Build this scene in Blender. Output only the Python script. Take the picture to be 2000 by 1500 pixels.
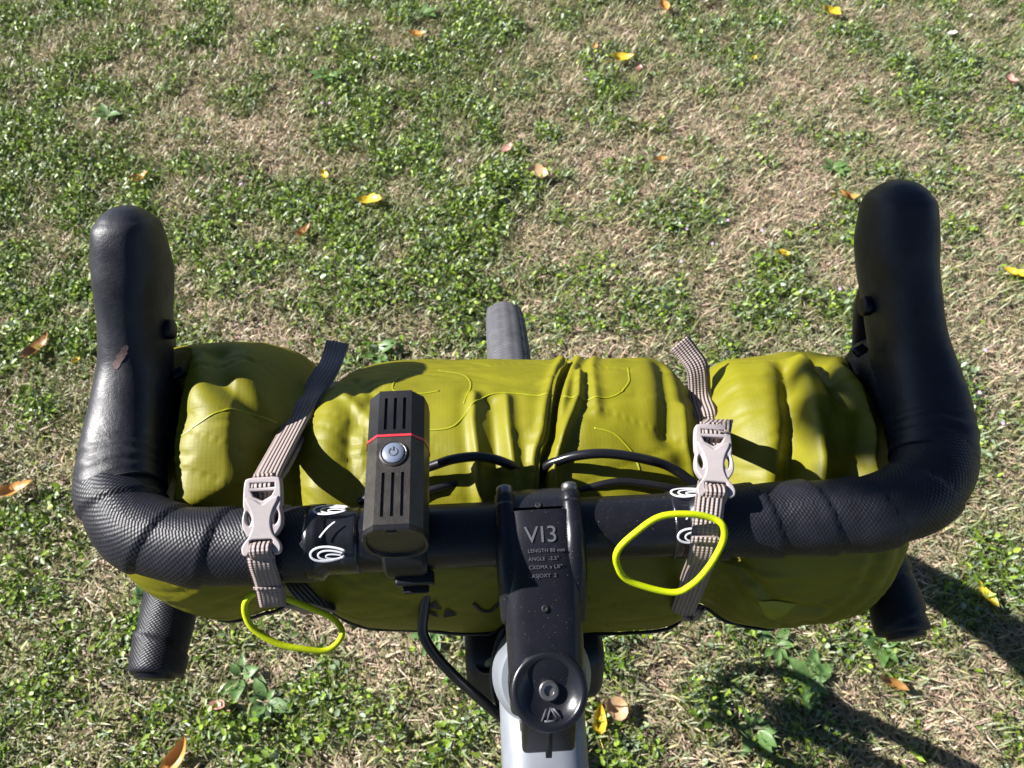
import bpy, bmesh, math, random
import numpy as np
from mathutils import Vector, Matrix

for o in list(bpy.data.objects): bpy.data.objects.remove(o)
R = math.radians
random.seed(7); rng = np.random.default_rng(11)
scene = bpy.context.scene
COL = scene.collection
ZB = 0.95                                   # height of the handlebar axis above the lawn

# ------------------------------------------------------------------ camera
cam_d = bpy.data.cameras.new('camera'); cam = bpy.data.objects.new('camera', cam_d); COL.objects.link(cam)
cam_d.sensor_fit = 'HORIZONTAL'; cam_d.sensor_width = 36; cam_d.lens = 27.0
cam_d.clip_start = 0.02; cam_d.clip_end = 400
cam.location = (-0.0207, -0.147, ZB + 0.3635)
cam.rotation_euler = (R(90 - 57), 0, R(-3))
cam_d.dof.use_dof = True; cam_d.dof.focus_distance = 0.40; cam_d.dof.aperture_fstop = 24
scene.camera = cam
# ------------------------------------------------------------------ light
SUN_EL, SUN_AZ = R(35), R(15)               # sun from the left, SUN_AZ towards the front
to_sun = Vector((-math.cos(SUN_AZ) * math.cos(SUN_EL), math.sin(SUN_AZ) * math.cos(SUN_EL), math.sin(SUN_EL)))
world = bpy.data.worlds.new('World'); scene.world = world; world.use_nodes = True
wn = world.node_tree.nodes; wl = world.node_tree.links
sky = wn.new('ShaderNodeTexSky'); sky.sky_type = 'NISHITA'; sky.sun_disc = False
sky.air_density = .5; sky.dust_density = .1; sky.sun_elevation = SUN_EL; sky.sun_rotation = math.atan2(to_sun.x, to_sun.y)
wl.new(sky.outputs[0], wn['Background'].inputs[0]); wn['Background'].inputs[1].default_value = 0.05
sl = bpy.data.lights.new('sun', 'SUN'); sl.energy = 5.0; sl.angle = R(0.53); sl.color = (1.0, 0.97, 0.93)
sun = bpy.data.objects.new('sun', sl); COL.objects.link(sun); sun.location = (-4, 1, 6)
sun.rotation_euler = to_sun.to_track_quat('Z', 'Y').to_euler()
vs = scene.view_settings; vs.view_transform = 'Standard'; vs.look = 'None'; vs.gamma = 1; vs.exposure = 1.5
scene.cycles.use_denoising = True
scene.cycles.max_bounces = 6; scene.cycles.diffuse_bounces = 3; scene.cycles.glossy_bounces = 3; scene.cycles.transmission_bounces = 3

# ------------------------------------------------------------------ helpers
def empty(name, loc, label=None, cat=None, group=None):
    o = bpy.data.objects.new(name, None); COL.objects.link(o); o.location = loc; o.empty_display_size = .05
    if label: o['label'] = label
    if cat: o['category'] = cat
    if group: o['group'] = group
    return o
def base_of(p):
    v = Vector((0, 0, 0))
    while p is not None: v = v + p.location; p = p.parent
    return np.array(v)
def mk(name, V, F, mat, parent=None, uv=None, smooth=True, col=None, rel=True, loc=None, sharp=None):
    """mesh object; vertices come in bar-relative space (rel) or world space"""
    V = np.asarray(V, float).copy()
    if rel: V = V + np.array([0, 0, ZB])
    if parent is not None: V = V - base_of(parent)
    if loc is not None: V = V - np.array(loc)
    me = bpy.data.meshes.new(name)
    me.from_pydata([tuple(v) for v in V], [], [tuple(int(i) for i in f) for f in F])
    if smooth: me.polygons.foreach_set('use_smooth', [True] * len(me.polygons))
    if uv is not None:
        l = me.uv_layers.new(name='UVMap'); l.data.foreach_set('uv', np.asarray(uv, np.float32).ravel())
    me.materials.append(mat); me.update()
    if sharp is not None: me.set_sharp_from_angle(angle=R(sharp))
    o = bpy.data.objects.new(name, me); COL.objects.link(o); o.parent = parent
    if loc is not None: o.location = loc
    return o
def tag(o, label=None, cat=None, group=None, kind=None):
    for k, v in (('label', label), ('category', cat), ('group', group), ('kind', kind)):
        if v: o[k] = v
    return o
def join(parts):
    V, F, UV = [], [], []; n = 0
    for p in parts:
        v, f = np.asarray(p[0], float), p[1]
        V.append(v); F += [[i + n for i in q] for q in f]
        if len(p) > 2: UV.append(np.asarray(p[2]))
        n += len(v)
    return np.vstack(V), F, (np.vstack(UV) if len(UV) == len(parts) else None)
def spline(P, n=8, closed=False):
    P = np.asarray(P, float); m = len(P); out = []
    if closed: Q = np.vstack([P[-1], P, P[0], P[1]]); segs = m
    else: Q = np.vstack([2 * P[0] - P[1], P, 2 * P[-1] - P[-2]]); segs = m - 1
    for i in range(segs):
        a, b, c, d = Q[i:i + 4]
        for t in np.linspace(0, 1, n, endpoint=False):
            out.append(.5 * (2 * b + (c - a) * t + (2 * a - 5 * b + 4 * c - d) * t * t + (3 * b - a - 3 * c + d) * t ** 3))
    if not closed: out.append(P[-1])
    return np.array(out)
def unit(v): v = np.asarray(v, float); return v / (np.linalg.norm(v, axis=-1, keepdims=True) + 1e-12)
def tangents(P, closed=False):
    if closed: return unit(np.roll(P, -1, 0) - np.roll(P, 1, 0))
    T = np.gradient(P, axis=0); return unit(T)
def arclen(P): return np.concatenate([[0], np.cumsum(np.linalg.norm(np.diff(P, axis=0), axis=1))])
def frames(P, hint, fixed=False, closed=False):
    T = tangents(P, closed); S = []; s = np.asarray(hint, float)
    for t in T:
        if fixed: s = np.asarray(hint, float)
        s = unit(s - t * (s @ t)); S.append(s)
    S = np.array(S); return T, S, np.cross(S, T)       # tangent, side, up
def sweep(P, rad, M=20, hint=(1, 0, 0), fixed=False, closed=False, caps=True, prof=None):
    """rad: number, (N,), (N,2) half sizes, or (N,M) radii; prof: unit profile (M,2)"""
    P = np.asarray(P, float); N = len(P); T, S, U = frames(P, hint, fixed, closed)
    a = np.linspace(0, 2 * np.pi, M, endpoint=False)
    cs = np.stack([np.cos(a), np.sin(a)], 1) if prof is None else np.asarray(prof, float); M = len(cs)
    rad = np.asarray(rad, float)
    if rad.ndim == 0: rr = np.broadcast_to(rad, (N, M, 2))
    elif rad.ndim == 1: rr = np.broadcast_to(rad[:, None, None], (N, M, 2))
    elif rad.shape[1] == 2: rr = np.broadcast_to(rad[:, None, :], (N, M, 2))
    else: rr = np.broadcast_to(rad[:, :, None], (N, M, 2))
    V = P[:, None, :] + S[:, None, :] * (cs[None, :, :1] * rr[:, :, :1]) + U[:, None, :] * (cs[None, :, 1:] * rr[:, :, 1:])
    V = V.reshape(-1, 3); F = []; uv = []
    L = arclen(P); rm = float(np.mean(rr)) * 2 * np.pi
    K = N if closed else N - 1
    Lc = L[-1] + (np.linalg.norm(P[0] - P[-1]) if closed else 0)
    for i in range(K):
        i2 = (i + 1) % N; l0 = L[i]; l1 = L[i + 1] if i + 1 < N else Lc
        for j in range(M):
            j2 = (j + 1) % M
            F.append((i * M + j, i * M + j2, i2 * M + j2, i2 * M + j))
            v0, v1 = j / M * rm, (j + 1) / M * rm
            uv += [(l0, v0), (l0, v1), (l1, v1), (l1, v0)]
    if caps and not closed:
        F.append(tuple(range(M - 1, -1, -1))); uv += [(0, 0)] * M
        F.append(tuple((N - 1) * M + j for j in range(M))); uv += [(0, 0)] * M
    return V, F, uv
def sup(M, e=2.6):
    a = np.linspace(0, 2 * np.pi, M, endpoint=False); c, s = np.cos(a), np.sin(a)
    return np.stack([np.sign(c) * np.abs(c) ** (2 / e), np.sign(s) * np.abs(s) ** (2 / e)], 1)
def ribbon(P, W, w, th):
    """strap: path, width direction per point, full width, thickness"""
    P = np.asarray(P, float); N = len(P); T = tangents(P); W = np.asarray(W, float)
    if W.ndim == 1: W = np.tile(W, (N, 1))
    W = unit(W - T * np.sum(W * T, 1, keepdims=True)); U = np.cross(W, T)
    w = np.broadcast_to(np.asarray(w, float), (N,))[:, None]
    prof = [(-.5, -.5), (-.25, -.5), (0, -.5), (.25, -.5), (.5, -.5), (.5, .5), (.25, .5), (0, .5), (-.25, .5), (-.5, .5)]
    M = len(prof); V = np.stack([P + W * (a * w) + U * (b * th) for a, b in prof], 1).reshape(-1, 3)
    F, uv = [], []; L = arclen(P); wm = float(w.mean())
    for i in range(N - 1):
        for j in range(M):
            j2 = (j + 1) % M; F.append((i * M + j, i * M + j2, (i + 1) * M + j2, (i + 1) * M + j))
            a, b = prof[j][0] * wm, prof[j2][0] * wm
            uv += [(L[i], a), (L[i], b), (L[i + 1], b), (L[i + 1], a)]
    F.append(tuple(range(M - 1, -1, -1))); F.append(tuple((N - 1) * M + j for j in range(M))); uv += [(0, 0)] * (2 * M)
    return V, F, uv
def box(c, s, rot=None, bev=0):
    """bevelled box through bmesh; c centre, s full sizes"""
    bm = bmesh.new(); bmesh.ops.create_cube(bm, size=1)
    for v in bm.verts: v.co = Vector((v.co.x * s[0], v.co.y * s[1], v.co.z * s[2]))
    if bev: bmesh.ops.bevel(bm, geom=bm.edges[:], offset=bev, segments=3, affect='EDGES', profile=.6)
    if rot is not None: bmesh.ops.rotate(bm, verts=bm.verts[:], cent=(0, 0, 0), matrix=rot)
    for v in bm.verts: v.co += Vector(c)
    bm.verts.index_update(); V = [tuple(v.co) for v in bm.verts]; F = [[v.index for v in f.verts] for f in bm.faces]; bm.free()
    return np.array(V), F
def cyl(a, b, r, M=20, r2=None, bev=0.0):
    a, b = np.asarray(a, float), np.asarray(b, float); d = unit(b - a); r2 = r if r2 is None else r2
    P = [a, a + d * bev * .4, a + d * bev, b - d * bev, b - d * bev * .4, b] if bev else [a, b]
    rr = [r - bev, r - bev * .3, r, r2, r2 - bev * .3, r2 - bev] if bev else [r, r2]
    h = (1, 0, 0) if abs(d[0]) < .9 else (0, 1, 0)
    T = np.tile(d, (len(P), 1)); s = unit(np.array(h) - d * (np.array(h) @ d)); u = np.cross(s, d)
    V = []; F = []
    for p, q in zip(P, rr):
        for k in range(M):
            t = 2 * np.pi * k / M; V.append(p + s * (math.cos(t) * q) + u * (math.sin(t) * q))
    n = len(P)
    for i in range(n - 1):
        for k in range(M):
            k2 = (k + 1) % M; F.append((i * M + k, i * M + k2, (i + 1) * M + k2, (i + 1) * M + k))
    F.append(tuple(range(M - 1, -1, -1))); F.append(tuple((n - 1) * M + k for k in range(M)))
    return np.array(V), F
def lathe(prof, M=32, o=(0, 0, 0), ax=(0, 0, 1), x=(1, 0, 0)):
    closed = prof[0] == prof[-1]
    """prof: (radius, height) pairs round axis ax through o"""
    ax = unit(ax); x = unit(np.array(x) - ax * (np.array(x) @ ax)); y = np.cross(ax, x); V = []; F = []; n = len(prof)
    for r, h in prof:
        for k in range(M):
            t = 2 * np.pi * k / M; V.append(np.array(o) + ax * h + x * (r * math.cos(t)) + y * (r * math.sin(t)))
    for i in range(n - 1):
        for k in range(M):
            k2 = (k + 1) % M; F.append((i * M + k, i * M + k2, (i + 1) * M + k2, (i + 1) * M + k))
    if prof[0][0] > 1e-5 and not closed: F.append(tuple(range(M - 1, -1, -1)))
    if prof[-1][0] > 1e-5 and not closed: F.append(tuple((n - 1) * M + k for k in range(M)))
    return np.array(V), F

# ------------------------------------------------------------------ noise
_lat = np.random.default_rng(3).random((256, 256))
def noise2(x, y, wrapy=0):
    x = np.asarray(x, float); y = np.asarray(y, float)
    xi = np.floor(x).astype(int); yi = np.floor(y).astype(int); fx = x - xi; fy = y - yi
    fx = fx * fx * (3 - 2 * fx); fy = fy * fy * (3 - 2 * fy)
    def g(a, b):
        if wrapy: b = b % wrapy
        return _lat[a % 256, b % 256]
    return (g(xi, yi) * (1 - fx) + g(xi + 1, yi) * fx) * (1 - fy) + (g(xi, yi + 1) * (1 - fx) + g(xi + 1, yi + 1) * fx) * fy
def fbm(x, y, o=3): 
    s = 0; a = .5
    for i in range(o): s = s + a * noise2(x * 2 ** i + 17.3 * i, y * 2 ** i + 5.1 * i); a *= .5
    return s / (1 - .5 ** o)

# ------------------------------------------------------------------ materials
class NT:
    def __init__(s, name):
        s.m = bpy.data.materials.new(name); s.m.use_nodes = True; s.t = s.m.node_tree; s.b = s.t.nodes['Principled BSDF']; s.out = s.t.nodes['Material Output']
    def n(s, typ, **kw):
        k = s.t.nodes.new('ShaderNode' + typ)
        for a, v in kw.items():
            if a.startswith('i_'): k.inputs[a[2:].replace('_', ' ')].default_value = v
            else: setattr(k, a, v)
        return k
    def l(s, a, b): s.t.links.new(a, b)
    def ramp(s, fac, stops):
        r = s.n('ValToRGB'); e = r.color_ramp.elements
        while len(e) > 1: e.remove(e[-1])
        e[0].position = stops[0][0]; e[0].color = (*stops[0][1], 1)
        for p, c in stops[1:]: k = e.new(p); k.color = (*c, 1)
        s.l(fac, r.inputs[0]); return r.outputs[0]
    def noise(s, scale, vec=None, detail=3, rough=.5):
        k = s.n('TexNoise'); k.inputs['Scale'].default_value = scale; k.inputs['Detail'].default_value = detail; k.inputs['Roughness'].default_value = rough
        if vec is not None: s.l(vec, k.inputs['Vector'])
        return k.outputs['Fac']
    def math(s, op, a, b=None, c=None):
        k = s.n('Math', operation=op)
        for i, v in enumerate((a, b, c)):
            if v is None: continue
            if isinstance(v, (int, float)): k.inputs[i].default_value = v
            else: s.l(v, k.inputs[i])
        return k.outputs[0]
    def bump(s, h, strength=.5, dist=.001, nrm=None):
        k = s.n('Bump'); k.inputs['Strength'].default_value = strength; k.inputs['Distance'].default_value = dist
        s.l(h, k.inputs['Height'])
        if nrm is not None: s.l(nrm, k.inputs['Normal'])
        return k.outputs[0]
    def obj(s): return s.n('TexCoord').outputs['Object']
    def uv(s): return s.n('TexCoord').outputs['UV']
    def set(s, **kw):
        for k, v in kw.items():
            i = s.b.inputs[k.replace('_', ' ')]
            if isinstance(v, (int, float)): i.default_value = v
            elif isinstance(v, tuple): i.default_value = (*v, 1)
            else: s.l(v, i)
        return s.m
def plain(name, colr, rough=.5, metal=0, spec=.5, vary=.25, scale=90, bump=.15, dust=0.0):
    t = NT(name); o = t.obj(); n = t.noise(scale, o, 4, .6)
    c = t.ramp(n, [(.3, tuple(x * (1 - vary) for x in colr)), (.7, tuple(min(1, x * (1 + vary)) for x in colr))])
    if dust:
        d = t.noise(1400, o, 2, .5); m = t.n('Mix', data_type='RGBA'); t.l(c, m.inputs[6]); m.inputs[7].default_value = (.42, .39, .35, 1)
        t.l(t.math('MULTIPLY', t.math('GREATER_THAN', d, .72 - .0 * dust), dust), m.inputs[0]); c = m.outputs[2]
    r = t.ramp(t.noise(scale * .4, o, 3), [(.3, (max(0, rough - .1),) * 3), (.7, (min(1, rough + .1),) * 3)])
    return t.set(Base_Color=c, Roughness=r, Metallic=float(metal), Specular_IOR_Level=spec, Normal=t.bump(t.noise(scale * 8, o, 2), bump, .0004))
def m_tape():
    t = NT('bar_tape'); sp = t.n('SeparateXYZ'); t.l(t.uv(), sp.inputs[0]); o = t.obj()
    a = t.math('MULTIPLY', t.math('ADD', sp.outputs[0], t.math('MULTIPLY', sp.outputs[1], .55)), 2 * math.pi / .0017)
    b = t.math('MULTIPLY', t.math('SUBTRACT', sp.outputs[0], t.math('MULTIPLY', sp.outputs[1], .9)), 2 * math.pi / .0024)
    h = t.math('ADD', t.math('SINE', a), t.math('MULTIPLY', t.math('SINE', b), .6))
    c = t.ramp(t.noise(70, o, 5, .65), [(.3, (.005, .005, .008)), (.75, (.014, .014, .021))])
    return t.set(Base_Color=c, Roughness=.48, Specular_IOR_Level=.33, Normal=t.bump(h, .27, .0004, t.bump(t.noise(160, o, 3), .3, .0015)))
def m_rubber():
    t = NT('hood_rubber'); o = t.obj(); n = t.noise(38, o, 6, .65)
    c = t.ramp(n, [(.3, (.006, .006, .009)), (.72, (.018, .018, .026))])
    sc = t.noise(300, o, 5, .75)
    r = t.ramp(t.noise(55, o, 4, .7), [(.3, (.34,) * 3), (.7, (.54,) * 3)])
    return t.set(Base_Color=c, Roughness=r, Specular_IOR_Level=.36, Normal=t.bump(sc, .40, .0006, t.bump(t.noise(1800, o, 2), .25, .0003)))
def m_bag():
    t = NT('ripstop_nylon'); o = t.obj(); sp = t.n('SeparateXYZ'); t.l(t.uv(), sp.inputs[0])
    gx = t.math('POWER', t.math('ABSOLUTE', t.math('SINE', t.math('MULTIPLY', sp.outputs[0], math.pi / .0023))), 10.)
    gy = t.math('POWER', t.math('ABSOLUTE', t.math('SINE', t.math('MULTIPLY', sp.outputs[1], math.pi / .0023))), 10.)
    grid = t.math('MAXIMUM', gx, gy)
    c = t.ramp(t.noise(26, o, 5, .6), [(.3, (.140, .131, .0032)), (.7, (.182, .170, .0045))])
    wr = t.noise(75, o, 5, .62); wr2 = t.n('TexNoise', noise_type='RIDGED_MULTIFRACTAL') ; wr2.inputs['Scale'].default_value = 22; wr2.inputs['Detail'].default_value = 4; t.l(o, wr2.inputs['Vector'])
    vo = t.n('TexVoronoi', feature='DISTANCE_TO_EDGE'); vo.inputs['Scale'].default_value = 26; dn = t.n('TexNoise'); dn.inputs['Scale'].default_value = 20; t.l(o, dn.inputs['Vector'])
    vm = t.n('VectorMath', operation='MULTIPLY_ADD'); t.l(dn.outputs['Color'], vm.inputs[0]); vm.inputs[1].default_value = (.03, .03, .03); t.l(o, vm.inputs[2]); t.l(vm.outputs[0], vo.inputs['Vector'])
    cr = t.math('MULTIPLY', t.math('SUBTRACT', 1.0, t.math('SMOOTH_MIN', t.math('MULTIPLY', vo.outputs['Distance'], 5.0), 1.0, .3)), t.ramp(t.noise(9, o, 2), [(.42, (0,) * 3), (.62, (1,) * 3)]))
    nb0 = t.bump(cr, .35, .0020)
    nb = t.bump(grid, .10, .0002, t.bump(wr, .07, .003, t.bump(wr2.outputs['Fac'], .05, .003, nb0)))
    t.set(Base_Color=c, Roughness=.53, Specular_IOR_Level=.30, Normal=nb)
    tr = t.n('BsdfTranslucent'); t.l(c, tr.inputs[0]); t.l(nb, tr.inputs['Normal']); mx = t.n('MixShader'); mx.inputs[0].default_value = .05
    t.l(t.b.outputs[0], mx.inputs[1]); t.l(tr.outputs[0], mx.inputs[2]); t.l(mx.outputs[0], t.out.inputs[0]); return t.m
def m_web():
    t = NT('webbing'); sp = t.n('SeparateXYZ'); t.l(t.uv(), sp.inputs[0]); o = t.obj()
    rib = t.math('SINE', t.math('MULTIPLY', sp.outputs[1], 2 * math.pi / .0021))
    st = t.math('SINE', t.math('MULTIPLY', sp.outputs[0], 2 * math.pi / .0014))
    h = t.math('ADD', rib, t.math('MULTIPLY', st, .35))
    c = t.ramp(t.math('MULTIPLY_ADD', h, .3, .5), [(.1, (.175, .135, .122)), (.9, (.285, .23, .215))])
    return t.set(Base_Color=c, Roughness=.62, Normal=t.bump(h, .8, .0005, t.bump(t.noise(900, o), .3, .0003)))
def m_tyre():
    t = NT('tyre_rubber'); sp = t.n('SeparateXYZ'); t.l(t.uv(), sp.inputs[0]); o = t.obj()
    c = t.ramp(t.noise(60, o, 5, .65), [(.3, (.045, .045, .052)), (.75, (.095, .094, .106))])
    h = t.math('SINE', t.math('MULTIPLY', sp.outputs[0], 2 * math.pi / .0048))
    return t.set(Base_Color=c, Roughness=.75, Normal=t.bump(h, .5, .001))
def m_plant(name, rough=.4, trans=.3):
    t = NT(name); a = t.n('Attribute'); a.attribute_name = 'Col'
    t.set(Base_Color=a.outputs['Color'], Roughness=rough, Specular_IOR_Level=.5)
    tr = t.n('BsdfTranslucent'); t.l(a.outputs['Color'], tr.inputs[0]); mx = t.n('MixShader'); mx.inputs[0].default_value = trans
    t.l(t.b.outputs[0], mx.inputs[1]); t.l(tr.outputs[0], mx.inputs[2]); t.l(mx.outputs[0], t.out.inputs[0]); return t.m
def m_leaf(name, c1, c2):
    t = NT(name); o = t.obj(); c = t.ramp(t.noise(90, o, 4, .6), [(.3, c1), (.7, c2)])
    t.set(Base_Color=c, Roughness=.45, Normal=t.bump(t.noise(300, o, 3), .3, .001))
    tr = t.n('BsdfTranslucent'); t.l(c, tr.inputs[0]); mx = t.n('MixShader'); mx.inputs[0].default_value = .25
    t.l(t.b.outputs[0], mx.inputs[1]); t.l(tr.outputs[0], mx.inputs[2]); t.l(mx.outputs[0], t.out.inputs[0]); return t.m
def m_soil():
    t = NT('lawn_soil'); o = t.obj(); f = t.noise(170, o, 5, .7); n = t.noise(3.2, o, 5, .6); k = t.noise(38, o, 4, .65)
    dry = t.ramp(f, [(.32, (.07, .05, .03)), (.5, (.22, .155, .10)), (.68, (.36, .27, .18))]); grn = t.ramp(f, [(.32, (.03, .045, .012)), (.5, (.09, .125, .03)), (.68, (.17, .21, .07))])
    m = t.n('Mix', data_type='RGBA'); t.l(t.ramp(t.math('ADD', t.math('MULTIPLY', n, .6), t.math('MULTIPLY', k, .4)), [(.42, (0,) * 3), (.58, (1,) * 3)]), m.inputs[0]); t.l(dry, m.inputs[6]); t.l(grn, m.inputs[7])
    return t.set(Base_Color=m.outputs[2], Roughness=.95, Specular_IOR_Level=.1, Normal=t.bump(f, .9, .01))
M_TAPE, M_HOOD, M_BAG, M_WEB, M_TYRE, M_SOIL = m_tape(), m_rubber(), m_bag(), m_web(), m_tyre(), m_soil()
M_BAR = plain('black_anodised', (.006, .006, .009), .38, 0, .32, .2, 60, .1, .25)
M_STEM = plain('black_stem_alloy', (.011, .011, .016), .34, .30, .4, .2, 60, .12, .35)
M_PLAST = plain('black_plastic', (.006, .006, .008), .45, 0, .35, .2, 80, .15)
M_VINYL = plain('black_vinyl_tape', (.008, .008, .011), .28, 0, .5, .25, 60, .25)
M_CABLE = plain('cable_housing', (.007, .007, .009), .35, 0, .5, .2, 60, .05)
M_STEEL = plain('bolt_steel', (.24, .23, .225), .35, .9, .5, .2, 200, .1)
M_FRAME = plain('silver_blue_paint', (.20, .215, .245), .42, .25, .5, .12, 40, .05)
M_PAD = plain('dark_navy_plastic', (.012, .014, .022), .5, 0, .4, .2, 60, .15)
M_BUCK = plain('buckle_plastic', (.32, .28, .28), .5, 0, .45, .08, 70, .12)
M_CORD = plain('neon_cord', (.42, .50, .0), .55, 0, .3, .12, 900, .4)
M_OLIVE = plain('olive_cord', (.22, .22, .12), .7, 0, .3, .15, 500, .4)
M_LAMP = plain('lamp_alloy', (.045, .041, .037), .42, .5, .5, .25, 160, .3, .3)
M_DARK = plain('lamp_recess', (.008, .008, .009), .6, 0, .3, .1, 80, .1)
M_RED = plain('red_ring', (.5, .03, .045), .4, 0, .5, .1, 80, .05)
M_BTN = plain('lamp_button', (.12, .145, .20), .45, 0, .5, .1, 80, .05)
M_WHITE = plain('white_print', (.55, .55, .58), .5, 0, .4, .08, 200, .05)
M_GREYP = plain('grey_print', (.07, .072, .082), .5, 0, .4, .1, 200, .05)
M_NEONP = plain('yellow_print', (.22, .225, .003), .45, 0, .4, .08, 200, .05)
M_BLKP = plain('black_print', (.02, .02, .02), .6, 0, .3, .1, 200, .05)
M_RIM = plain('rim_black', (.02, .02, .022), .35, .2, .5, .2, 80, .05)
M_GRASS = m_plant('grass_blades', .45, .3); M_CLOVER = m_plant('clover_leaflets', .42, .25); M_STRAW = m_plant('dry_straw', .6, .2)

# ================================================================== GROUND
DRY = [(.255, .885, .22), (-.349, .86, .16), (.62, 1.28, .3), (.93, .58, .3), (-.74, .27, .16), (-.24, .14, .16), (-.15, .19, .12), (.23, .06, .16), (.72, .03, .2),
       (-.52, .91, .14), (-.82, 1.70, .22), (.395, 1.47, .14), (.8, 1.49, .2), (.12, 1.35, .12), (1.19, 1.43, .25), (-.99, 1.52, .15), (.97, 1.87, .2), (.5, .35, .2), (1.25, .95, .25)]
GRN = [(-.95, 1.15, .3), (-.9, .7, .2), (-.35, 1.2, .18), (-.1, 1.7, .3), (.45, 1.05, .22), (.7, .75, .22), (-.62, .2, .1), (-.45, .1, .1), (.45, .14, .12), (.75, .2, .12), (1.1, 1.7, .2), (.85, 1.02, .15)]
def gheight(x, y): return .016 * (fbm(x * 3.1 + 40, y * 3.1 + 9, 2) - .5) + .010 * (noise2(x * 14 + 3, y * 14 + 70) - .5)
def green(x, y):
    g = .63 + .45 * (fbm(x * 3.2 + 11, y * 3.2 + 31, 3) - .5)
    for cx, cy, r in DRY: g = g - .15 * np.exp(-((x - cx) ** 2 + (y - cy) ** 2) / (r * r))
    for cx, cy, r in GRN: g = g + .15 * np.exp(-((x - cx) ** 2 + (y - cy) ** 2) / (r * r))
    return g - .05 * np.clip(x, -1, 1.2)
def tuft(x, y): return .80 * (noise2(x * 13 + 5, y * 13 + 2) - .5) + .55 * (noise2(x * 37 + 50, y * 37 + 20) - .5)
near = np.concatenate([np.linspace(-3.2, 3.2, 161)])
far = np.array([4.5, 7, 12, 25, 60, 160.])
gx = np.concatenate([-far[::-1], near, far]); gy = gx + 1.0
X, Y = np.meshgrid(gx, gy); Zg = gheight(X, Y) * (np.maximum(abs(X), abs(Y - 1)) < 6)
nx, ny = len(gx), len(gy)
F = [(j * nx + i, j * nx + i + 1, (j + 1) * nx + i + 1, (j + 1) * nx + i) for j in range(ny - 1) for i in range(nx - 1)]
tag(mk('ground', np.stack([X, Y, Zg], -1).reshape(-1, 3), F, M_SOIL, rel=False), 'sunlit lawn soil and thatch under the grass', kind='structure')

def np_mesh(name, V, sizes, idx, cols, mat):
    me = bpy.data.meshes.new(name); nv = len(V); sizes = np.asarray(sizes, np.int32)
    me.vertices.add(nv); me.vertices.foreach_set('co', V.astype(np.float32).ravel())
    me.loops.add(len(idx)); me.loops.foreach_set('vertex_index', idx.astype(np.int32))
    me.polygons.add(len(sizes)); st = np.concatenate([[0], np.cumsum(sizes)[:-1]]).astype(np.int32)
    me.polygons.foreach_set('loop_start', st)
    try: me.polygons.foreach_set('loop_total', sizes)
    except Exception: pass
    a = me.attributes.new('Col', 'FLOAT_COLOR', 'POINT'); c = np.ones((nv, 4), np.float32); c[:, :3] = cols; a.data.foreach_set('color', c.ravel())
    me.materials.append(mat); me.update(calc_edges=True); me.validate()
    o = bpy.data.objects.new(name, me); COL.objects.link(o); return o
def sample(n):
    """ground points: dense where the lawn is near, coarser (larger blades) further out; third column = size factor"""
    k = int(n * .62); out = []
    y = rng.random(k * 2) * 2.45 - .18; hw = .92 + .40 * np.clip(y, 0, 3); x = (rng.random(k * 2) * 2 - 1) * 1.75
    m = abs(x - .05 * y) < hw; out.append(np.stack([x[m], y[m], 1 + 0 * x[m]], 1)[:k])
    k2 = int(n * .25); x = (rng.random(k2 * 2) * 2 - 1) * 3.4; y = rng.random(k2 * 2) * 6.4 - 2.2
    m = ~((abs(x - .05 * y) < .92 + .4 * np.clip(y, 0, 3)) & (y > -.18) & (y < 2.27)); out.append(np.stack([x[m], y[m], 1.7 + 0 * x[m]], 1)[:k2])
    k3 = n - k - k2; r = 3.0 + 11 * rng.random(k3) ** 1.3; a = rng.random(k3) * 6.283; out.append(np.stack([r * np.cos(a), 1 + r * np.sin(a), 2 + r * .35], 1))
    return np.vstack(out)
def lerp(a, b, t): return np.asarray(a) * (1 - t[:, None]) + np.asarray(b) * t[:, None]
def strip_blades(name, pts, L, w, lean, az, curl, cols, mat, lift=0):
    n = len(pts); x, y = pts[:, 0], pts[:, 1]; z = gheight(x, y) + lift
    d = np.stack([np.cos(az), np.sin(az)], 1); s = np.stack([-np.sin(az), np.cos(az), np.zeros(n)], 1) * (w / 2)[:, None]
    ca, sa = np.cos(lean), np.sin(lean); c2, s2 = np.cos(lean - curl), np.sin(lean - curl)
    p0 = np.stack([x, y, z], 1)
    p1 = p0 + np.concatenate([d * (L * .55 * ca)[:, None], (L * .55 * sa)[:, None]], 1)
    p2 = p1 + np.concatenate([d * (L * .45 * c2)[:, None], (L * .45 * s2)[:, None]], 1)
    p2[:, 2] = np.maximum(p2[:, 2], z + .001)
    V = np.stack([p0 - s * .7, p0 + s * .7, p1 + s, p1 - s, p2], 1).reshape(-1, 3)
    b = (np.arange(n) * 5)[:, None]; idx = (b + np.array([[0, 1, 2, 3, 3, 2, 4]])).ravel(); sizes = np.tile([4, 3], n)
    return np_mesh(name, V, sizes, idx, np.repeat(cols, 5, 0), mat)
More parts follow.
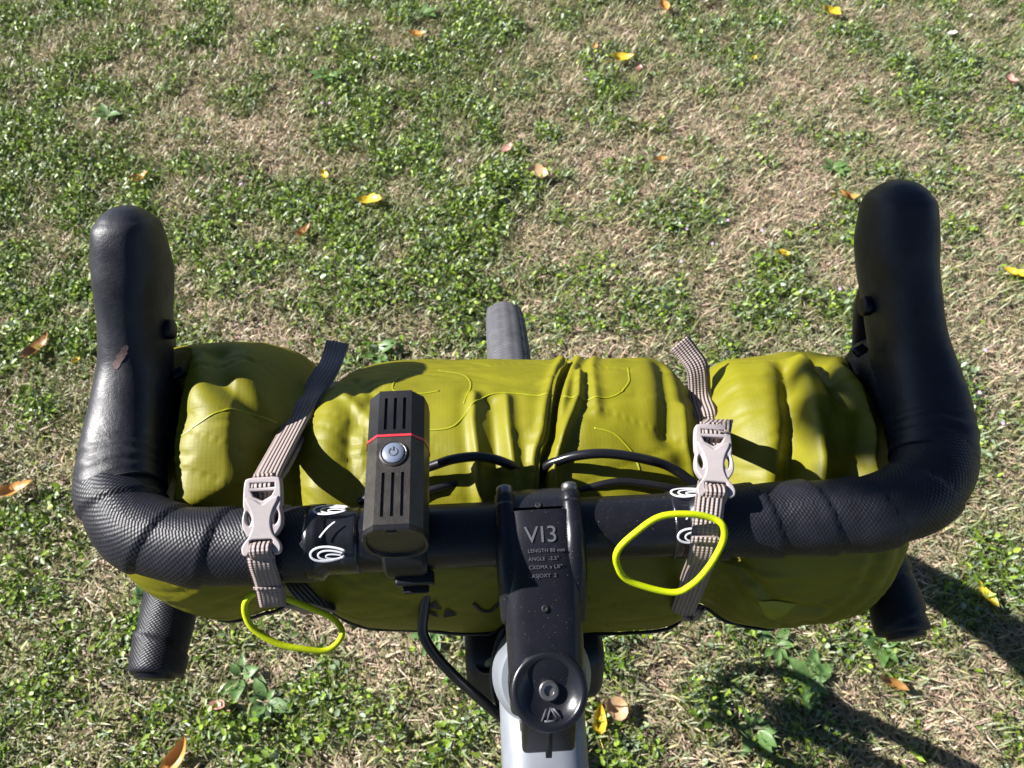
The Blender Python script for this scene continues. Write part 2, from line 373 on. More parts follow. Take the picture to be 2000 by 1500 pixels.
# --- grass blades
pts = sample(400000); g = green(pts[:, 0], pts[:, 1]) + .7 * tuft(pts[:, 0], pts[:, 1]); n = len(pts)
keep = rng.random(n) < np.clip(.45 + 1.0 * g, .2, 1); pts = pts[keep]; g = g[keep]; n = len(pts)
gr = np.clip((g - .22) * 1.7 + (rng.random(n) - .5) * .7, 0, 1)
cols = lerp((.49, .385, .255), (.125, .18, .024), gr) * (.55 + .9 * rng.random(n))[:, None]
sg = rng.random(n) < .30 + .18 * np.clip(pts[:, 0], -1, 1); cols[sg] = lerp(cols[sg], np.tile((.22, .27, .15), (sg.sum(), 1)), np.full(sg.sum(), .7))
o = strip_blades('grass', pts, pts[:, 2] ** .6 * (.014 + .026 * rng.random(n) + .014 * gr * rng.random(n)), pts[:, 2] * (.0015 + .0022 * rng.random(n)), R(15) + R(60) * rng.random(n) ** 1.2, rng.random(n) * 6.283, R(60) * rng.random(n), cols, M_GRASS)
tag(o, 'short mown green and yellowing grass blades of the lawn', 'grass', kind='stuff')
# --- dry straw lying flat
pts = sample(270000); g = green(pts[:, 0], pts[:, 1]) + .5 * tuft(pts[:, 0], pts[:, 1]); n = len(pts)
keep = rng.random(n) < np.clip(1.2 - 1.15 * g, .10, 1); pts = pts[keep]; n = len(pts); t = rng.random(n)
cols = lerp((.38, .245, .185), (.70, .55, .44), t) * (.6 + .7 * rng.random(n))[:, None]
o = strip_blades('dry_straw', pts, pts[:, 2] ** .7 * (.012 + .034 * rng.random(n)), pts[:, 2] * (.0009 + .0015 * rng.random(n)), R(2) + R(28) * rng.random(n) ** 2, rng.random(n) * 6.283, R(30) * (rng.random(n) - .3), cols, M_STRAW, .003)
tag(o, 'pale dry straw and dead grass matted between the green', 'straw', kind='stuff')
# --- clover and small broad leaves
def leaflets(name, pts, z, L, w, az, tilt, cols, mat):
    n = len(pts); d = np.stack([np.cos(az) * np.cos(tilt), np.sin(az) * np.cos(tilt), np.sin(tilt)], 1)
    roll = (rng.random(n) - .5) * 1.3
    s0 = np.stack([-np.sin(az), np.cos(az), np.zeros(n)], 1); u0 = np.cross(d, s0)
    s = s0 * np.cos(roll)[:, None] + u0 * np.sin(roll)[:, None]; u = np.cross(d, s)
    p = np.stack([pts[:, 0], pts[:, 1], z], 1); L1 = L[:, None]; W = w[:, None]
    V = np.stack([p, p + d * L1 * .45 + s * W / 2 + u * W * .18, p + d * L1 * .85 + s * W * .33 + u * W * .08, p + d * L1, p + d * L1 * .85 - s * W * .33 + u * W * .08, p + d * L1 * .45 - s * W / 2 + u * W * .18, p + d * L1 * .55], 1).reshape(-1, 3)
    b = (np.arange(n) * 7)[:, None]; idx = (b + np.array([[0, 1, 6, 1, 2, 6, 2, 3, 6, 3, 4, 6, 4, 5, 6, 5, 0, 6]])).ravel()
    return np_mesh(name, V, np.tile([3], n * 6), idx, np.repeat(cols, 7, 0), mat)
pts = sample(240000); g = green(pts[:, 0], pts[:, 1]) + 1.3 * tuft(pts[:, 0], pts[:, 1]); n = len(pts)
keep = rng.random(n) < np.clip((g - .50) * 2.0, .02, 1); pts = pts[keep]; g = g[keep]; n = len(pts); t = rng.random(n)
cols = lerp((.065, .135, .010), (.235, .33, .030), t) * (.6 + .85 * rng.random(n))[:, None]
bl = rng.random(n) < .24 + .16 * np.clip(pts[:, 0], -1, 1); cols[bl] = lerp((.17, .24, .13), (.26, .33, .20), rng.random(bl.sum()))
z = gheight(pts[:, 0], pts[:, 1]) + .003 + .026 * rng.random(n) * np.clip(g, .2, 1.1)
o = leaflets('clover', pts, z, pts[:, 2] ** .8 * (.0055 + .013 * rng.random(n) ** 1.5), pts[:, 2] ** .8 * (.0040 + .0066 * rng.random(n) ** 1.5), rng.random(n) * 6.283, (rng.random(n) - .25) * 1.4, cols, M_CLOVER)
tag(o, 'small glossy clover and weed leaves growing in green clumps', 'clover', kind='stuff')
# --- tiny flowers
FL = [(-.35, 1.95), (-.47, 1.93), (-.30, 1.78), (-.43, 1.60), (-.41, 1.60), (.05, 1.80), (.3, 1.85), (.27, 1.65), (-.07, 1.35), (.45, 1.1), (.55, 1.12), (.50, 1.05), (.62, 1.08), (.42, 1.0), (.95, .62), (1.0, .72), (.97, .55), (.9, .66), (-.8, 1.9), (-.2, .75), (.1, 1.95), (-.6, 1.3), (.75, .9), (1.3, 1.25)]
V, F = [], []
for (x, y) in FL:
    z = float(gheight(np.array(x), np.array(y))) + .022; b = len(V)
    for k in range(6): V.append((x + .0045 * math.cos(k * 1.047), y + .0045 * math.sin(k * 1.047), z + .002 * (k % 2)))
    V.append((x, y, z + .003)); F += [(b + k, b + (k + 1) % 6, b + 6) for k in range(6)]
tag(mk('flowers', V, F, plain('flower_petal', (.5, .34, .5), .6), rel=False), 'tiny pink and white flower heads scattered in the lawn', 'flowers', kind='stuff')

# --- fallen leaves, each its own thing
ML = {'yellow': m_leaf('leaf_yellow', (.60, .40, .02), (.72, .52, .05)), 'orange': m_leaf('leaf_orange', (.55, .24, .05), (.66, .33, .09)), 'tan': m_leaf('leaf_tan', (.50, .30, .15), (.62, .42, .24)),
      'brown': m_leaf('leaf_brown', (.26, .12, .035), (.38, .19, .05)), 'pink': m_leaf('leaf_pink', (.50, .24, .19), (.60, .34, .28)), 'white': m_leaf('leaf_white', (.6, .55, .48), (.72, .68, .62))}
def leaf_mesh(seed, L, W, curl):
    rr = random.Random(seed); V = []; F = []; nseg = 8
    for i in range(nseg + 1):
        t = i / nseg; w = W * math.sin(math.pi * min(1, t * 1.0) ** .8) ** .85 * (1 + .12 * (rr.random() - .5)) + .0004
        x = (t - .5) * L; z = curl * ((t - .5) ** 2) * L * 1.6 + .0015 * rr.random(); yb = .10 * L * math.sin(t * 2.2 + seed)
        lift = .5 * w * (.55 + .5 * rr.random())
        V += [(x, yb - w / 2, z + lift), (x, yb, z), (x, yb + w / 2, z + lift * (.6 + .6 * rr.random()))]
    for i in range(nseg):
        for k in range(2): F.append((i * 3 + k, i * 3 + k + 1, i * 3 + k + 4, i * 3 + k + 3))
    b = len(V); s = .0008; e = -.5 * L - .28 * L
    V += [(-.5 * L, -s, s), (-.5 * L, s, s), (e, s - .002, .002), (e, -s - .002, .002), (-.5 * L, 0, -s), (e, -.002, 0)]; F += [(b, b + 1, b + 2, b + 3), (b + 1, b + 4, b + 5, b + 2), (b + 4, b, b + 3, b + 5)]
    return V, F
LEAVES = [((-.185, 1.882), .05, .55, 'orange', 10, 'small orange fallen leaf near the top edge, left of centre'),
 ((.536, 1.992), .045, .6, 'orange', 110, 'pale orange upright leaf at the very top, right of centre'),
 ((1.011, 1.923), .06, .55, 'yellow', 150, 'yellow-orange curled leaf at the top right of the lawn'),
 ((.674, 2.019), .06, .4, 'white', 20, 'pale whitish leaf cut by the top edge of the picture'),
 ((.379, 1.733), .066, .45, 'yellow', 8, 'long yellow leaf lying beside a small pink one, upper centre'),
 ((.425, 1.696), .028, .8, 'pink', 80, 'small pinkish round leaf just below the long yellow leaf, upper centre'),
 ((.114, 1.292), .056, .62, 'tan', 170, 'tan curled leaf on the lawn above the front tyre'),
 ((-.289, 1.223), .066, .45, 'yellow', 172, 'brightest yellow leaf, between the left brake hood and the tyre'),
 ((-.403, 1.328), .032, .5, 'yellow', 115, 'small yellow leaf tucked in green clover, up and left of the brightest yellow leaf'),
 ((-.846, 1.330), .05, .5, 'orange', 12, 'orange leaf just above the left brake hood'),
 ((-.431, 1.124), .055, .4, 'brown', 55, 'narrow brown leaf leaning in the grass right of the left brake hood'),
 ((-.9445, .825), .075, .42, 'brown', 70, 'large brown leaf left of the left brake hood'),
 ((.846, 1.178), .05, .5, 'orange', 5, 'orange leaf partly hidden by the right brake hood'),
 ((.645, 1.002), .034, .55, 'yellow', 170, 'small yellow-orange leaf left of the right brake hood'),
 ((1.145, .918), .06, .4, 'yellow', 130, 'bent yellow leaf at the right edge beside the right brake hood'),
 ((1.411, 1.584), .045, .7, 'pink', 60, 'crumpled reddish leaf near the top right edge'),
 ((-.906, .4985), .075, .35, 'orange', 15, 'orange leaf cut by the left edge beside the bar bend'),
 ((.150, .0755), .042, .85, 'tan', 160, 'broad tan leaf on the soil right of the stem cap'),
 ((.1232, .055), .05, .45, 'yellow', 95, 'yellow leaf half hidden behind the stem cap'),
 ((-.528, .046), .07, .36, 'orange', 62, 'large orange leaf standing at the bottom edge, lower left'),
 ((.595, .087), .052, .28, 'brown', 150, 'thin reddish brown leaf on the lawn below the right drop'),
 ((.808, .222), .05, .3, 'yellow', 95, 'thin yellow leaf upright in the grass right of the right drop'),
 ((.4265, 1.331), .034, .5, 'orange', 5, 'small orange leaf on a dry patch right of the tan curled leaf'),
 ((.747, 1.7275), .02, .7, 'yellow', 40, 'tiny yellow leaf in the upper right of the lawn'),
 ((1.335, 1.81), .03, .6, 'white', 170, 'small white leaf near the top right corner'),
 ((.047, 1.392), .036, .6, 'pink', 60, 'dull pink leaf above the tan curled leaf'),
 ((.312, 1.80), .022, .6, 'orange', 100, 'tiny orange leaf left of the long yellow leaf, upper centre'),
 ((-.47, .11), .03, .55, 'pink', 150, 'pale pink curled leaf near the bottom, left of the cable'),
 ((-.86, .79), .018, .6, 'yellow', 30, 'tiny yellow leaf scrap beside the large brown leaf on the left')]
for i, ((x, y), L, wr, c, rot, lab) in enumerate(LEAVES):
    V, F = leaf_mesh(i + 3, L, L * wr, .5 + .5 * random.random())
    o = mk('fallen_leaf', V, F, ML[c], rel=False); o.location = (x, y, float(gheight(np.array(x), np.array(y))) + .021)
    o.rotation_euler = (random.uniform(-.25, .25), random.uniform(-.3, .3), R(rot + random.uniform(-6, 6)))
    tag(o, lab, 'leaf', 'fallen leaves scattered on the lawn')
# --- broad-leaved weeds
WEED = [((-.254, .789), .10, 'low broad-leaved weed rosette behind the bag near the left strap tip', 9), ((-.40, .116), .08, 'broad-leaved weed by the bottom edge below the left strap loop', 8), ((-.4447, .155), .09, 'dark upright weed leaves right of the left drop end', 5),
        ((.4733, .10), .09, 'green weed clump below the bag, lower right', 10), ((.4334, .16), .07, 'weed rosette under the right lobe of the bag', 7), ((-.13, .21), .07, 'weed sprig beside the hanging cable', 6), ((-.62, .29), .07, 'low weed left of the left drop', 7),
        ((.607, .15), .07, 'weed clump left of the tyre shadow, below the right drop', 8), ((.37, .03), .09, 'shaded weed rosette at the bottom edge right of the frame', 9), ((-.988, 1.58), .08, 'loose weed rosette in the upper left of the lawn', 8), ((-.427, 1.725), .09, 'pale star-shaped weed near the top, left of centre', 9), ((-.17, 2.0), .08, 'broad weed clump at the top edge, left of centre', 8), ((.85, 1.30), .08, 'weed rosette above the right brake hood', 8), ((-.62, .62), .08, 'weed rosette left of the left hood base', 8)]
M_WEED = m_leaf('weed_leaf', (.07, .15, .035), (.15, .25, .08))
for (x, y), Lw, lab, k in WEED:
    z = float(gheight(np.array(x), np.array(y))); e = empty('weed_plant', (x, y, z), lab, 'weed', 'broad-leaved weeds in the lawn')
    for j in range(k):
        a = 6.283 * j / k + random.uniform(-.4, .4); L = Lw * random.uniform(.45, 1.0) * .62; w = L * random.uniform(.34, .5); ti = random.uniform(.15, .75); V = []; F = []
        for q in range(6):
            t = q / 5; ww = w * math.sin(math.pi * (.06 + .94 * t) ** .75) * .5 + .0006; r = .004 + L * t * math.cos(ti) ; h = .012 + L * t * math.sin(ti) - L * .55 * t * t * math.sin(ti) 
            for sgn in (-1, 0, 1): V.append((r * math.cos(a) - sgn * ww * math.sin(a), r * math.sin(a) + sgn * ww * math.cos(a), h + abs(sgn) * ww * .35))
        for q in range(5):
            for s in range(2): F.append((q * 3 + s, q * 3 + s + 1, q * 3 + s + 4, q * 3 + s + 3))
        lo = bpy.data.meshes.new('leaf'); lo.from_pydata(V, [], F); lo.polygons.foreach_set('use_smooth', [True] * len(F)); lo.materials.append(M_WEED)
        ob = bpy.data.objects.new('leaf', lo); COL.objects.link(ob); ob.parent = e

# ================================================================== BICYCLE
bike = empty('bicycle', (0, 0, 0), 'silver-blue bicycle with black taped drop handlebar, seen from the saddle', 'bicycle')
# --- handlebar path, right side (x > 0), mirrored for the left
HALF = [(0, 0, 0), (.05, 0, 0), (.10, 0, 0), (.14, 0, 0), (.172, .0015, 0), (.199, .011, 0), (.2140, .031, -.001), (.2178, .056, -.003), (.2172, .085, -.008), (.2165, .106, -.024), (.218, .111, -.050), (.221, .097, -.082), (.2245, .066, -.108), (.229, .025, -.120), (.232, -.032, -.125)]
half = spline(HALF, 10); HL = arclen(half)
def bar_side(s): h = half.copy(); h[:, 0] *= s; return h
hb = mk('handlebar', *sweep(np.vstack([bar_side(-1)[20::-1], bar_side(1)[1:21]]), .0159, 28, (0, 0, 1)), parent=bike, mat=M_BAR) if False else None
P = np.vstack([bar_side(-1)[::-1], bar_side(1)[1:]]); rad = np.where(abs(np.concatenate([-HL[::-1], HL[1:]])) < .11, .0159, .0118)
V, F, uv = sweep(P, rad, 24, (0, 0, 1)); hb = mk('handlebar', V, F, M_BAR, bike, uv)
def tape(s, x0, seed):
    """wrapped tape from |x|=x0 to the drop end: overlapping turns as a spiral step"""
    h = half; L = HL; Lq = np.concatenate([np.arange(x0, L[-1] - .002, .0016), [L[-1] - .002]])
    P = np.stack([np.interp(Lq, L, h[:, k]) for k in range(3)], 1); P[:, 0] *= s; M = 48
    r0 = np.interp(Lq, [x0, .15, .20, .235, .26, .31, .36, L[-1]], [.0180, .0186, .0194, .0207, .0204, .0165, .0158, .0160])
    a = np.arange(M) / M; rr = random.Random(seed); ph = rr.random()
    pitch = np.interp(Lq, [x0, .2, .35, .5], [.026, .030, .030, .026]); turns = np.cumsum(np.concatenate([[0], np.diff(Lq)]) / pitch)
    q = (turns[:, None] + s * a[None, :] + ph); fr = q - np.floor(q)
    if s > 0: fr = 1 - fr
    step = .0019 * np.clip(fr / .05, 0, 1) * (1 - .85 * fr) - .0005 * np.exp(-((fr - .02) / .03) ** 2)
    jit = .0012 * (noise2(Lq[:, None] * 60 + seed, a[None, :] * 6 + 3, 6) - .5)
    R_ = r0[:, None] + step + jit - .0006
    R_[-3:] *= np.array([.985, .93, .6])[:, None]
    return sweep(P, R_, M, (0, 0, 1))
for s, x0 in ((-1, .108), (1, .078)):
    V, F, uv = tape(s, x0, 4 + s); t = mk('bar_tape', V, F, M_TAPE, bike, uv, sharp=60); t['label'] = 'black diamond-textured bar tape on the %s half' % ('left' if s < 0 else 'right')
    # vinyl finishing tape with printed swooshes
    xa, xb = (.088, .113) if s < 0 else (.066, .084)
    xs = np.linspace(xa, xb, 12); P = np.stack([s * xs, 0 * xs, 0 * xs], 1); rr = np.where(xs < x0 - .003, .0165, .0191)[:, None] + .0003 * np.sin(np.arange(40) * .9)[None, :]
    V, F, uv = sweep(P, np.abs(rr), 40, (0, 0, 1)); ft = mk('finishing_tape', V, F, M_VINYL, bike, uv)
    def onbar(x, ang, r=.0197): return (x, r * math.cos(R(ang)), r * math.sin(R(ang)))
    xc = -.1005 if s < 0 else .0745; parts = []
    for ac in (62, 131):
        for k in range(3):
            w = .0085 - .0022 * k; hgt = 10 - 3.4 * k; pp = []
            for t in np.linspace(.5, 5.9, 26):
                pp.append(onbar(xc + .0014 * k + w * math.cos(t - .1 * k), ac + hgt * math.sin(t) * (1 - .25 * math.cos(t)) + 2 * k - 2))
            pp = np.array(pp); Wd = np.cross(tangents(pp), pp * [0, 1, 1]); parts.append(ribbon(pp, Wd, .0011 - .0002 * k, .0003))
    pp = np.array([onbar(xc - .004 + .007 * t, 106 - 30 * t + 8 * t * t) for t in np.linspace(0, 1, 12)]); parts.append(ribbon(pp, np.cross(tangents(pp), pp * [0, 1, 1]), .0008, .0003))
    V, F, uv = join(parts); mk('printed_logo', V, F, M_WHITE, ft, uv)
    # bar end plug
    e = bar_side(s)[-1]; e0 = bar_side(s)[-4]; d = unit(e - e0); V, F = lathe([(.0105, -.004), (.0110, -.0020), (.0100, -.0008), (.008, -.0004), (0, -.0004)], 28, e, d); mk('end_plug', V, F, M_PLAST, bike)

# --- brake hoods and levers
def hood(s, sec, nm):
    sec = np.array(sec); n = 9
    q = spline(sec, n); P = q[:, :3].copy(); P[:, 0] *= s; hw, hh = q[:, 3] * np.interp(q[:, 1], [.04, .07, .10, .125, .14], [1, .95, .885, .89, .945]), q[:, 4]
    prof = sup(40, 2.45); rad = np.stack([hw, hh], 1)
    V, F, uv = sweep(P, rad, 40, (1, 0, 0), True, prof=prof)
    V = np.array(V); dirn = unit(V - np.repeat(P, 40, 0)); nz = fbm(V[:, 1] * 55 + V[:, 0] * 20, V[:, 2] * 55 + V[:, 0] * 40, 3) - .5
    L = np.repeat(arclen(P), 40); fold = np.exp(-((L - .014) / .012) ** 2) * np.sin(L * 900 + 6 * noise2(V[:, 0] * 90, V[:, 2] * 90)) * .0005
    V = V + dirn * (nz * .0012 + fold)[:, None]
    h = mk('brake_hood', V, F, M_HOOD, bike, uv); h['label'] = nm
    if s < 0:                                                  # pale scuff in the rubber
        Vr = V.reshape(-1, 40, 3); sv, sf = [], []
        for i_, (ja, jb) in zip(range(33, 43), ((9.6, 10.0), (9.3, 10.2), (9.2, 10.5), (9.0, 10.0), (8.7, 9.7), (8.5, 9.9), (8.2, 9.6), (8.3, 9.3), (8.0, 9.2), (8.2, 8.6))):
            for jj in (ja, jb):
                a_, f_ = int(jj), jj % 1; q_ = Vr[i_, a_] * (1 - f_) + Vr[i_, a_ + 1] * f_; sv.append(q_ + unit(q_ - P[i_]) * .00025)
        sf = [(2 * k, 2 * k + 1, 2 * k + 3, 2 * k + 2) for k in range(len(sv) // 2 - 1)]; mk('scuff_mark', sv, sf, plain('scuffed_rubber', (.10, .062, .058), .6, 0, .3, .35, 300, .5), h)
    # stitched-over lip where the rubber ends on the tape
    p0, p1 = P[0], P[3]; rad0 = rad[0] * 1.0
    V, F, uv = sweep(np.array([p0 - unit(p1 - p0) * .0006, p0, p0 + unit(p1 - p0) * .0008]), np.array([rad0 * .985, rad0 * 1.006, rad0 * .99]), 40, (1, 0, 0), True, prof=prof); mk('hood_lip', V, F, M_DARK, h, uv)
    return P
def knob(a, b, R0, D):
    """domed end of the hood: sections shrinking from centre a along direction b"""
    b = unit(b); return [tuple(np.array(a) + b * D * t) + (R0[0] * math.sqrt(1 - min(t, .9999) ** 2), R0[1] * math.sqrt(1 - min(t, .9999) ** 2)) for t in (.45, .72, .9, .975, 1.0)]
HS_L = [(.2128, .0335, -.001, .0204, .0206), (.2155, .0440, .000, .0209, .0212), (.2168, .060, .001, .0212, .0220), (.2166, .083, .005, .0203, .0232), (.2158, .103, .012, .0188, .0240), (.2142, .119, .023, .0183, .0252), (.2122, .133, .038, .0188, .0256), (.2104, .143, .051, .0192, .0242)] + knob((.2096, .1475, .0570), (-.03, .60, .80), (.0191, .0230), .0240)
HS_R = [(.2125, .0295, -.001, .0204, .0206), (.2160, .0400, .000, .0209, .0212), (.2178, .054, .001, .0212, .0222), (.2168, .074, .006, .0205, .0236), (.2142, .093, .014, .0192, .0244), (.2108, .110, .027, .0188, .0255), (.2064, .126, .042, .0196, .0256), (.2038, .136, .055, .0202, .0242)] + knob((.2028, .1410, .0612), (-.03, .60, .80), (.0197, .0232), .0240)
for s, hs, nm in ((-1, HS_L, 'sunlit left black rubber hood with a pale scuff'), (1, HS_R, 'right black rubber hood, mostly in shade')):
    P = hood(s, hs, nm); k = hs[6]; x = s * k[0]; y0, z0 = k[1], k[2]
    lev = spline([(x, y0 + .002, z0 - .024), (x + s * .004, y0 + .012, z0 - .035), (x + s * .010, y0 + .012, z0 - .060), (x + s * .018, y0 - .002, z0 - .095), (x + s * .024, y0 - .014, z0 - .122), (x + s * .028, y0 - .014, z0 - .136)], 6)
    V, F, uv = sweep(lev, np.stack([np.linspace(.0085, .006, len(lev)), np.linspace(.006, .0035, len(lev))], 1), 16, (1, 0, 0), True, prof=sup(16, 3)); mk('brake_lever', V, F, M_PLAST, bike, uv)
    V, F = cyl((x - s * .0186, y0 - .014, z0 - .014), (x - s * .013, y0 - .014, z0 - .014), .0055, 20, bev=.0012); mk('lever_pivot', V, F, M_PLAST, bike)
    V, F = box((x - s * .0165, y0 - .030, z0 - .034), (.008, .006, .004), Matrix.Rotation(.5, 3, 'Z'), .0015); mk('shift_paddle', V, F, M_STEM, bike)
# --- stem
AX = np.array([0, .3256, -.9455]); ST = np.array([0, -.0745, -.006])      # steering axis, pointing down; point on it under the cap
def ax(t, off=0, x=0): return ST + AX * t + np.array([x, 0, 0]) + np.array([0, .9455, .3256]) * off
stem_path = spline([(0, .0022, .0022), (0, -.012, .0016), (0, -.028, -.0030), (0, -.048, -.0120), (0, -.064, -.0215), (0, -.0760, -.0285)], 8)
tt = np.linspace(0, 1, len(stem_path)); rad = np.stack([np.interp(tt, [0, .25, .6, 1], [.0208, .0194, .0182, .0178]), np.interp(tt, [0, .3, .7, 1], [.0212, .0200, .0180, .0165])], 1)
V, F, uv = sweep(stem_path, rad, 44, (1, 0, 0), True, prof=sup(44, 3.6)); stem_V = np.array(V); stem = mk('stem', V, F, M_STEM, bike, uv, sharp=50)
V, F = lathe([(.0182, -.0142), (.0184, -.0130), (.0184, .020), (.0180, .0215)], 44, ax(.0185), AX); mk('steerer_clamp', V, F, M_STEM, stem, sharp=40)
for z in (.026, .034):                                                     # pinch bolts at the back
    for sx in (-1, 1):
        V, F = cyl(ax(z, -.0175, sx * .0105), ax(z, -.0215, sx * .0105), .0032, 14, bev=.0006); mk('pinch_bolt', V, F, M_STEEL, stem)
V, F = box(ax(.0225, -.019), (.026, .010, .034), Matrix.Rotation(R(-19), 3, 'X'), .003); mk('clamp_lug', V, F, M_STEM, stem)
V, F = box(ax(.0225, -.0245), (.003, .0022, .034), Matrix.Rotation(R(-19), 3, 'X')); mk('clamp_slit', V, F, M_DARK, stem)
# bar clamp: rear half ring and faceplate
def ring(a0, a1, r0, r1, hw, n=24):
    V, F = [], []
    for i in range(n + 1):
        a = R(a0 + (a1 - a0) * i / n); c, s_ = math.cos(a), math.sin(a)
        for x, r in ((-hw, r0), (-hw, r1 - .0015), (-hw + .0018, r1), (hw - .0018, r1), (hw, r1 - .0015), (hw, r0)): V.append((x, r * c, r * s_))
    for i in range(n):
        for k in range(6): F.append((i * 6 + k, i * 6 + (k + 1) % 6, i * 6 + 6 + (k + 1) % 6, i * 6 + 6 + k))
    F.append(tuple(range(5, -1, -1))); F.append(tuple(n * 6 + k for k in range(6)))
    return np.array(V), F
V, F = ring(83, 277, .0160, .0212, .0198); mk('clamp_body', V, F, M_STEM, stem, sharp=35)
V, F = ring(-79, 79, .0160, .0212, .0198); fp = mk('faceplate', V, F, M_STEM, stem, sharp=35)
for sx in (-1, 1):
    for zz in (1, -1):
        c0 = np.array([sx * .0160, .0, zz * .0178])
        bp = spline([c0 + [0, .0120, 0], c0 + [0, .002, 0], c0 + [0, -.012, -.0008 * zz], c0 + [-sx * .0008, -.026, -.0075], c0 + [-sx * .002, -.042, -.022]], 6) if zz > 0 else np.array([c0 + [0, .012, 0], c0 + [0, -.012, .003]])
        rr = np.interp(np.linspace(0, 1, len(bp)), [0, .3, .7, 1], [.0049, .0050, .0060, .0065])
        V, F, uv = sweep(bp[3:] if zz > 0 else bp, rr[3:] if zz > 0 else rr, 20, (1, 0, 0), True); mk('bolt_boss', V, F, M_STEM, stem, uv)
        V, F = cyl(c0 + [0, .0035, 0], c0 + [0, .0125, 0], .0049, 20, bev=.0008); mk('faceplate_boss', V, F, M_STEM, fp)
        V, F = lathe([(.0040, .0), (.0040, .0040), (.0036, .0046), (.0022, .0047), (.0019, .0030), (0, .0028)], 20, c0 + [0, .0120, 0], (0, 1, 0)); mk('faceplate_bolt', V, F, M_STEEL, fp)
V, F = lathe([(.0017, 0), (.0017, .0004), (.0010, .0005), (0, -.0001)], 16, (0, .005, .0206), (0, .23, .973)); mk('grub_dimple', V, F, M_DARK, fp)
# top cap: dished, recessed logo, bolt
V, F = lathe([(.0176, -.004), (.0178, .0), (.0176, .0022), (.0168, .0032), (.0152, .0034), (.0142, .0028), (.0128, .0006), (.0080, -.0012), (.0048, -.0016), (0, -.0016)], 56, ax(0), -AX); cap = mk('top_cap', V, F, plain('cap_black', (.008, .008, .011), .3, .1, .5, .2, 90, .1), stem, sharp=60)
V, F = lathe([(.0046, -.0012), (.0046, .0012), (.0040, .0018), (.0024, .0018), (.0021, .0004), (0, .0002)], 28, ax(0), -AX); mk('cap_bolt', V, F, M_STEEL, cap, sharp=30)
def capp(x, y, h=-.0002): return ax(0) + np.array([x, 0, 0]) + np.array([0, .9455, .3256]) * y - AX * h
parts = []
for a, b, w in (((-.0042, -.0128), (-.0018, -.0076), .0007), ((-.0018, -.0128), (.0002, -.0072), .0007), ((.0002, -.0072), (.0030, -.0126), .0007), ((-.0030, -.0128), (.0028, -.0128), .0008), ((.0012, -.0074), (.0052, -.0122), .0007)):
    pa = np.array([capp(a[0] + (b[0] - a[0]) * t, a[1] + (b[1] - a[1]) * t, .0012 - .000) for t in (0, .5, 1)]); parts.append(ribbon(pa, np.cross(tangents(pa), AX), w, .0006))
V, F, uv = join(parts); mk('cap_emblem', V, F, M_GREYP, cap, uv)
# lettering on the stem
def text(body, size, org, xdir, ydir, mat, parent, name='lettering'):
    c = bpy.data.curves.new('t', 'FONT'); c.body = body; c.size = size; c.extrude = .00008; c.space_character = 1.05
    to = bpy.data.objects.new('t', c); COL.objects.link(to); dg = bpy.context.evaluated_depsgraph_get(); me = bpy.data.meshes.new_from_object(to.evaluated_get(dg))
    V = np.array([v.co[:] for v in me.vertices]); F = [list(p.vertices) for p in me.polygons]
    bpy.data.objects.remove(to); bpy.data.curves.remove(c); bpy.data.meshes.remove(me)
    xd, yd = unit(xdir), unit(ydir); nd = np.cross(xd, yd); W = np.array(org) + V[:, :1] * xd + V[:, 1:2] * yd + V[:, 2:] * nd
    return mk(name, W, F, mat, parent, smooth=False)
_top = stem_V.reshape(-1, 44, 3)[:, 33]
def stem_top(y): return float(np.interp(y, _top[::-1, 1], _top[::-1, 2]))
def lett(b, size, x, y):
    z0, z1 = stem_top(y), stem_top(y + size); text(b, size, (x, y, z0 + .0005), (1, 0, 0), (0, size, z1 - z0), M_GREYP, stem)
lett('VI3', .0112, -.0078, -.0145)
for i, b in enumerate(('LENGTH 80 mm', 'ANGLE  -2.5°', 'CXDMA x LX°', 'LASJOXY  2')): lett(b, .0024, -.0066, -.0190 - .0036 * i)
V, F = lathe([(.0017, 0), (.0017, .0004), (.0010, .0005), (0, -.0001)], 16, (0, -.0425, stem_top(-.0425) + .0001), (0, -.28, .96)); mk('grub_dimple', V, F, M_DARK, stem)

# --- headset, frame, fork
V, F = lathe([(.0215, .0405), (.0225, .042), (.0240, .050), (.0262, .060), (.0265, .064)], 48, ST, AX); mk('headset_cover', V, F, M_FRAME, bike, sharp=50)
fr = mk('frame', *sweep(np.array([ax(t) for t in (.064, .08, .13, .18, .205)]), np.array([.0265, .026, .0245, .027, .028]), 40, (1, 0, 0), True)[:2], M_FRAME, bike)
BB = np.array([0, -.437, -.665]); STP = np.array([0, -.585, -.175]); RA = np.array([0, -.862, -.594]); FA = np.array([0, .173, -.594])
def tube(nm, a, b, r0, r1, par=None, e=2.3, bow=(0, 0, 0), x=(1, 0, 0)):
    t = np.linspace(0, 1, 14); P = np.outer(1 - t, a) + np.outer(t, b) + np.outer(4 * t * (1 - t), bow)
    rr = np.outer(1 - t, r0) + np.outer(t, r1); V, F, uv = sweep(P, rr, 28, x, True, prof=sup(28, e)); return mk(nm, V, F, M_FRAME, par or bike, uv)
tube('top_tube', ax(.085), STP, (.0235, .022), (.017, .016), fr, 2.8); tube('down_tube', ax(.165), BB, (.024, .027), (.026, .026), fr, 2.8)
tube('seat_tube', BB, STP + [0, -.01, .03], (.017, .02), (.016, .016), fr)
for s in (-1, 1):
    tube('chain_stay', BB + [s * .03, -.02, 0], RA + [s * .062, 0, 0], (.010, .012), (.008, .009), fr); tube('seat_stay', STP + [s * .012, 0, -.03], RA + [s * .062, 0, 0], (.008, .009), (.007, .008), fr)
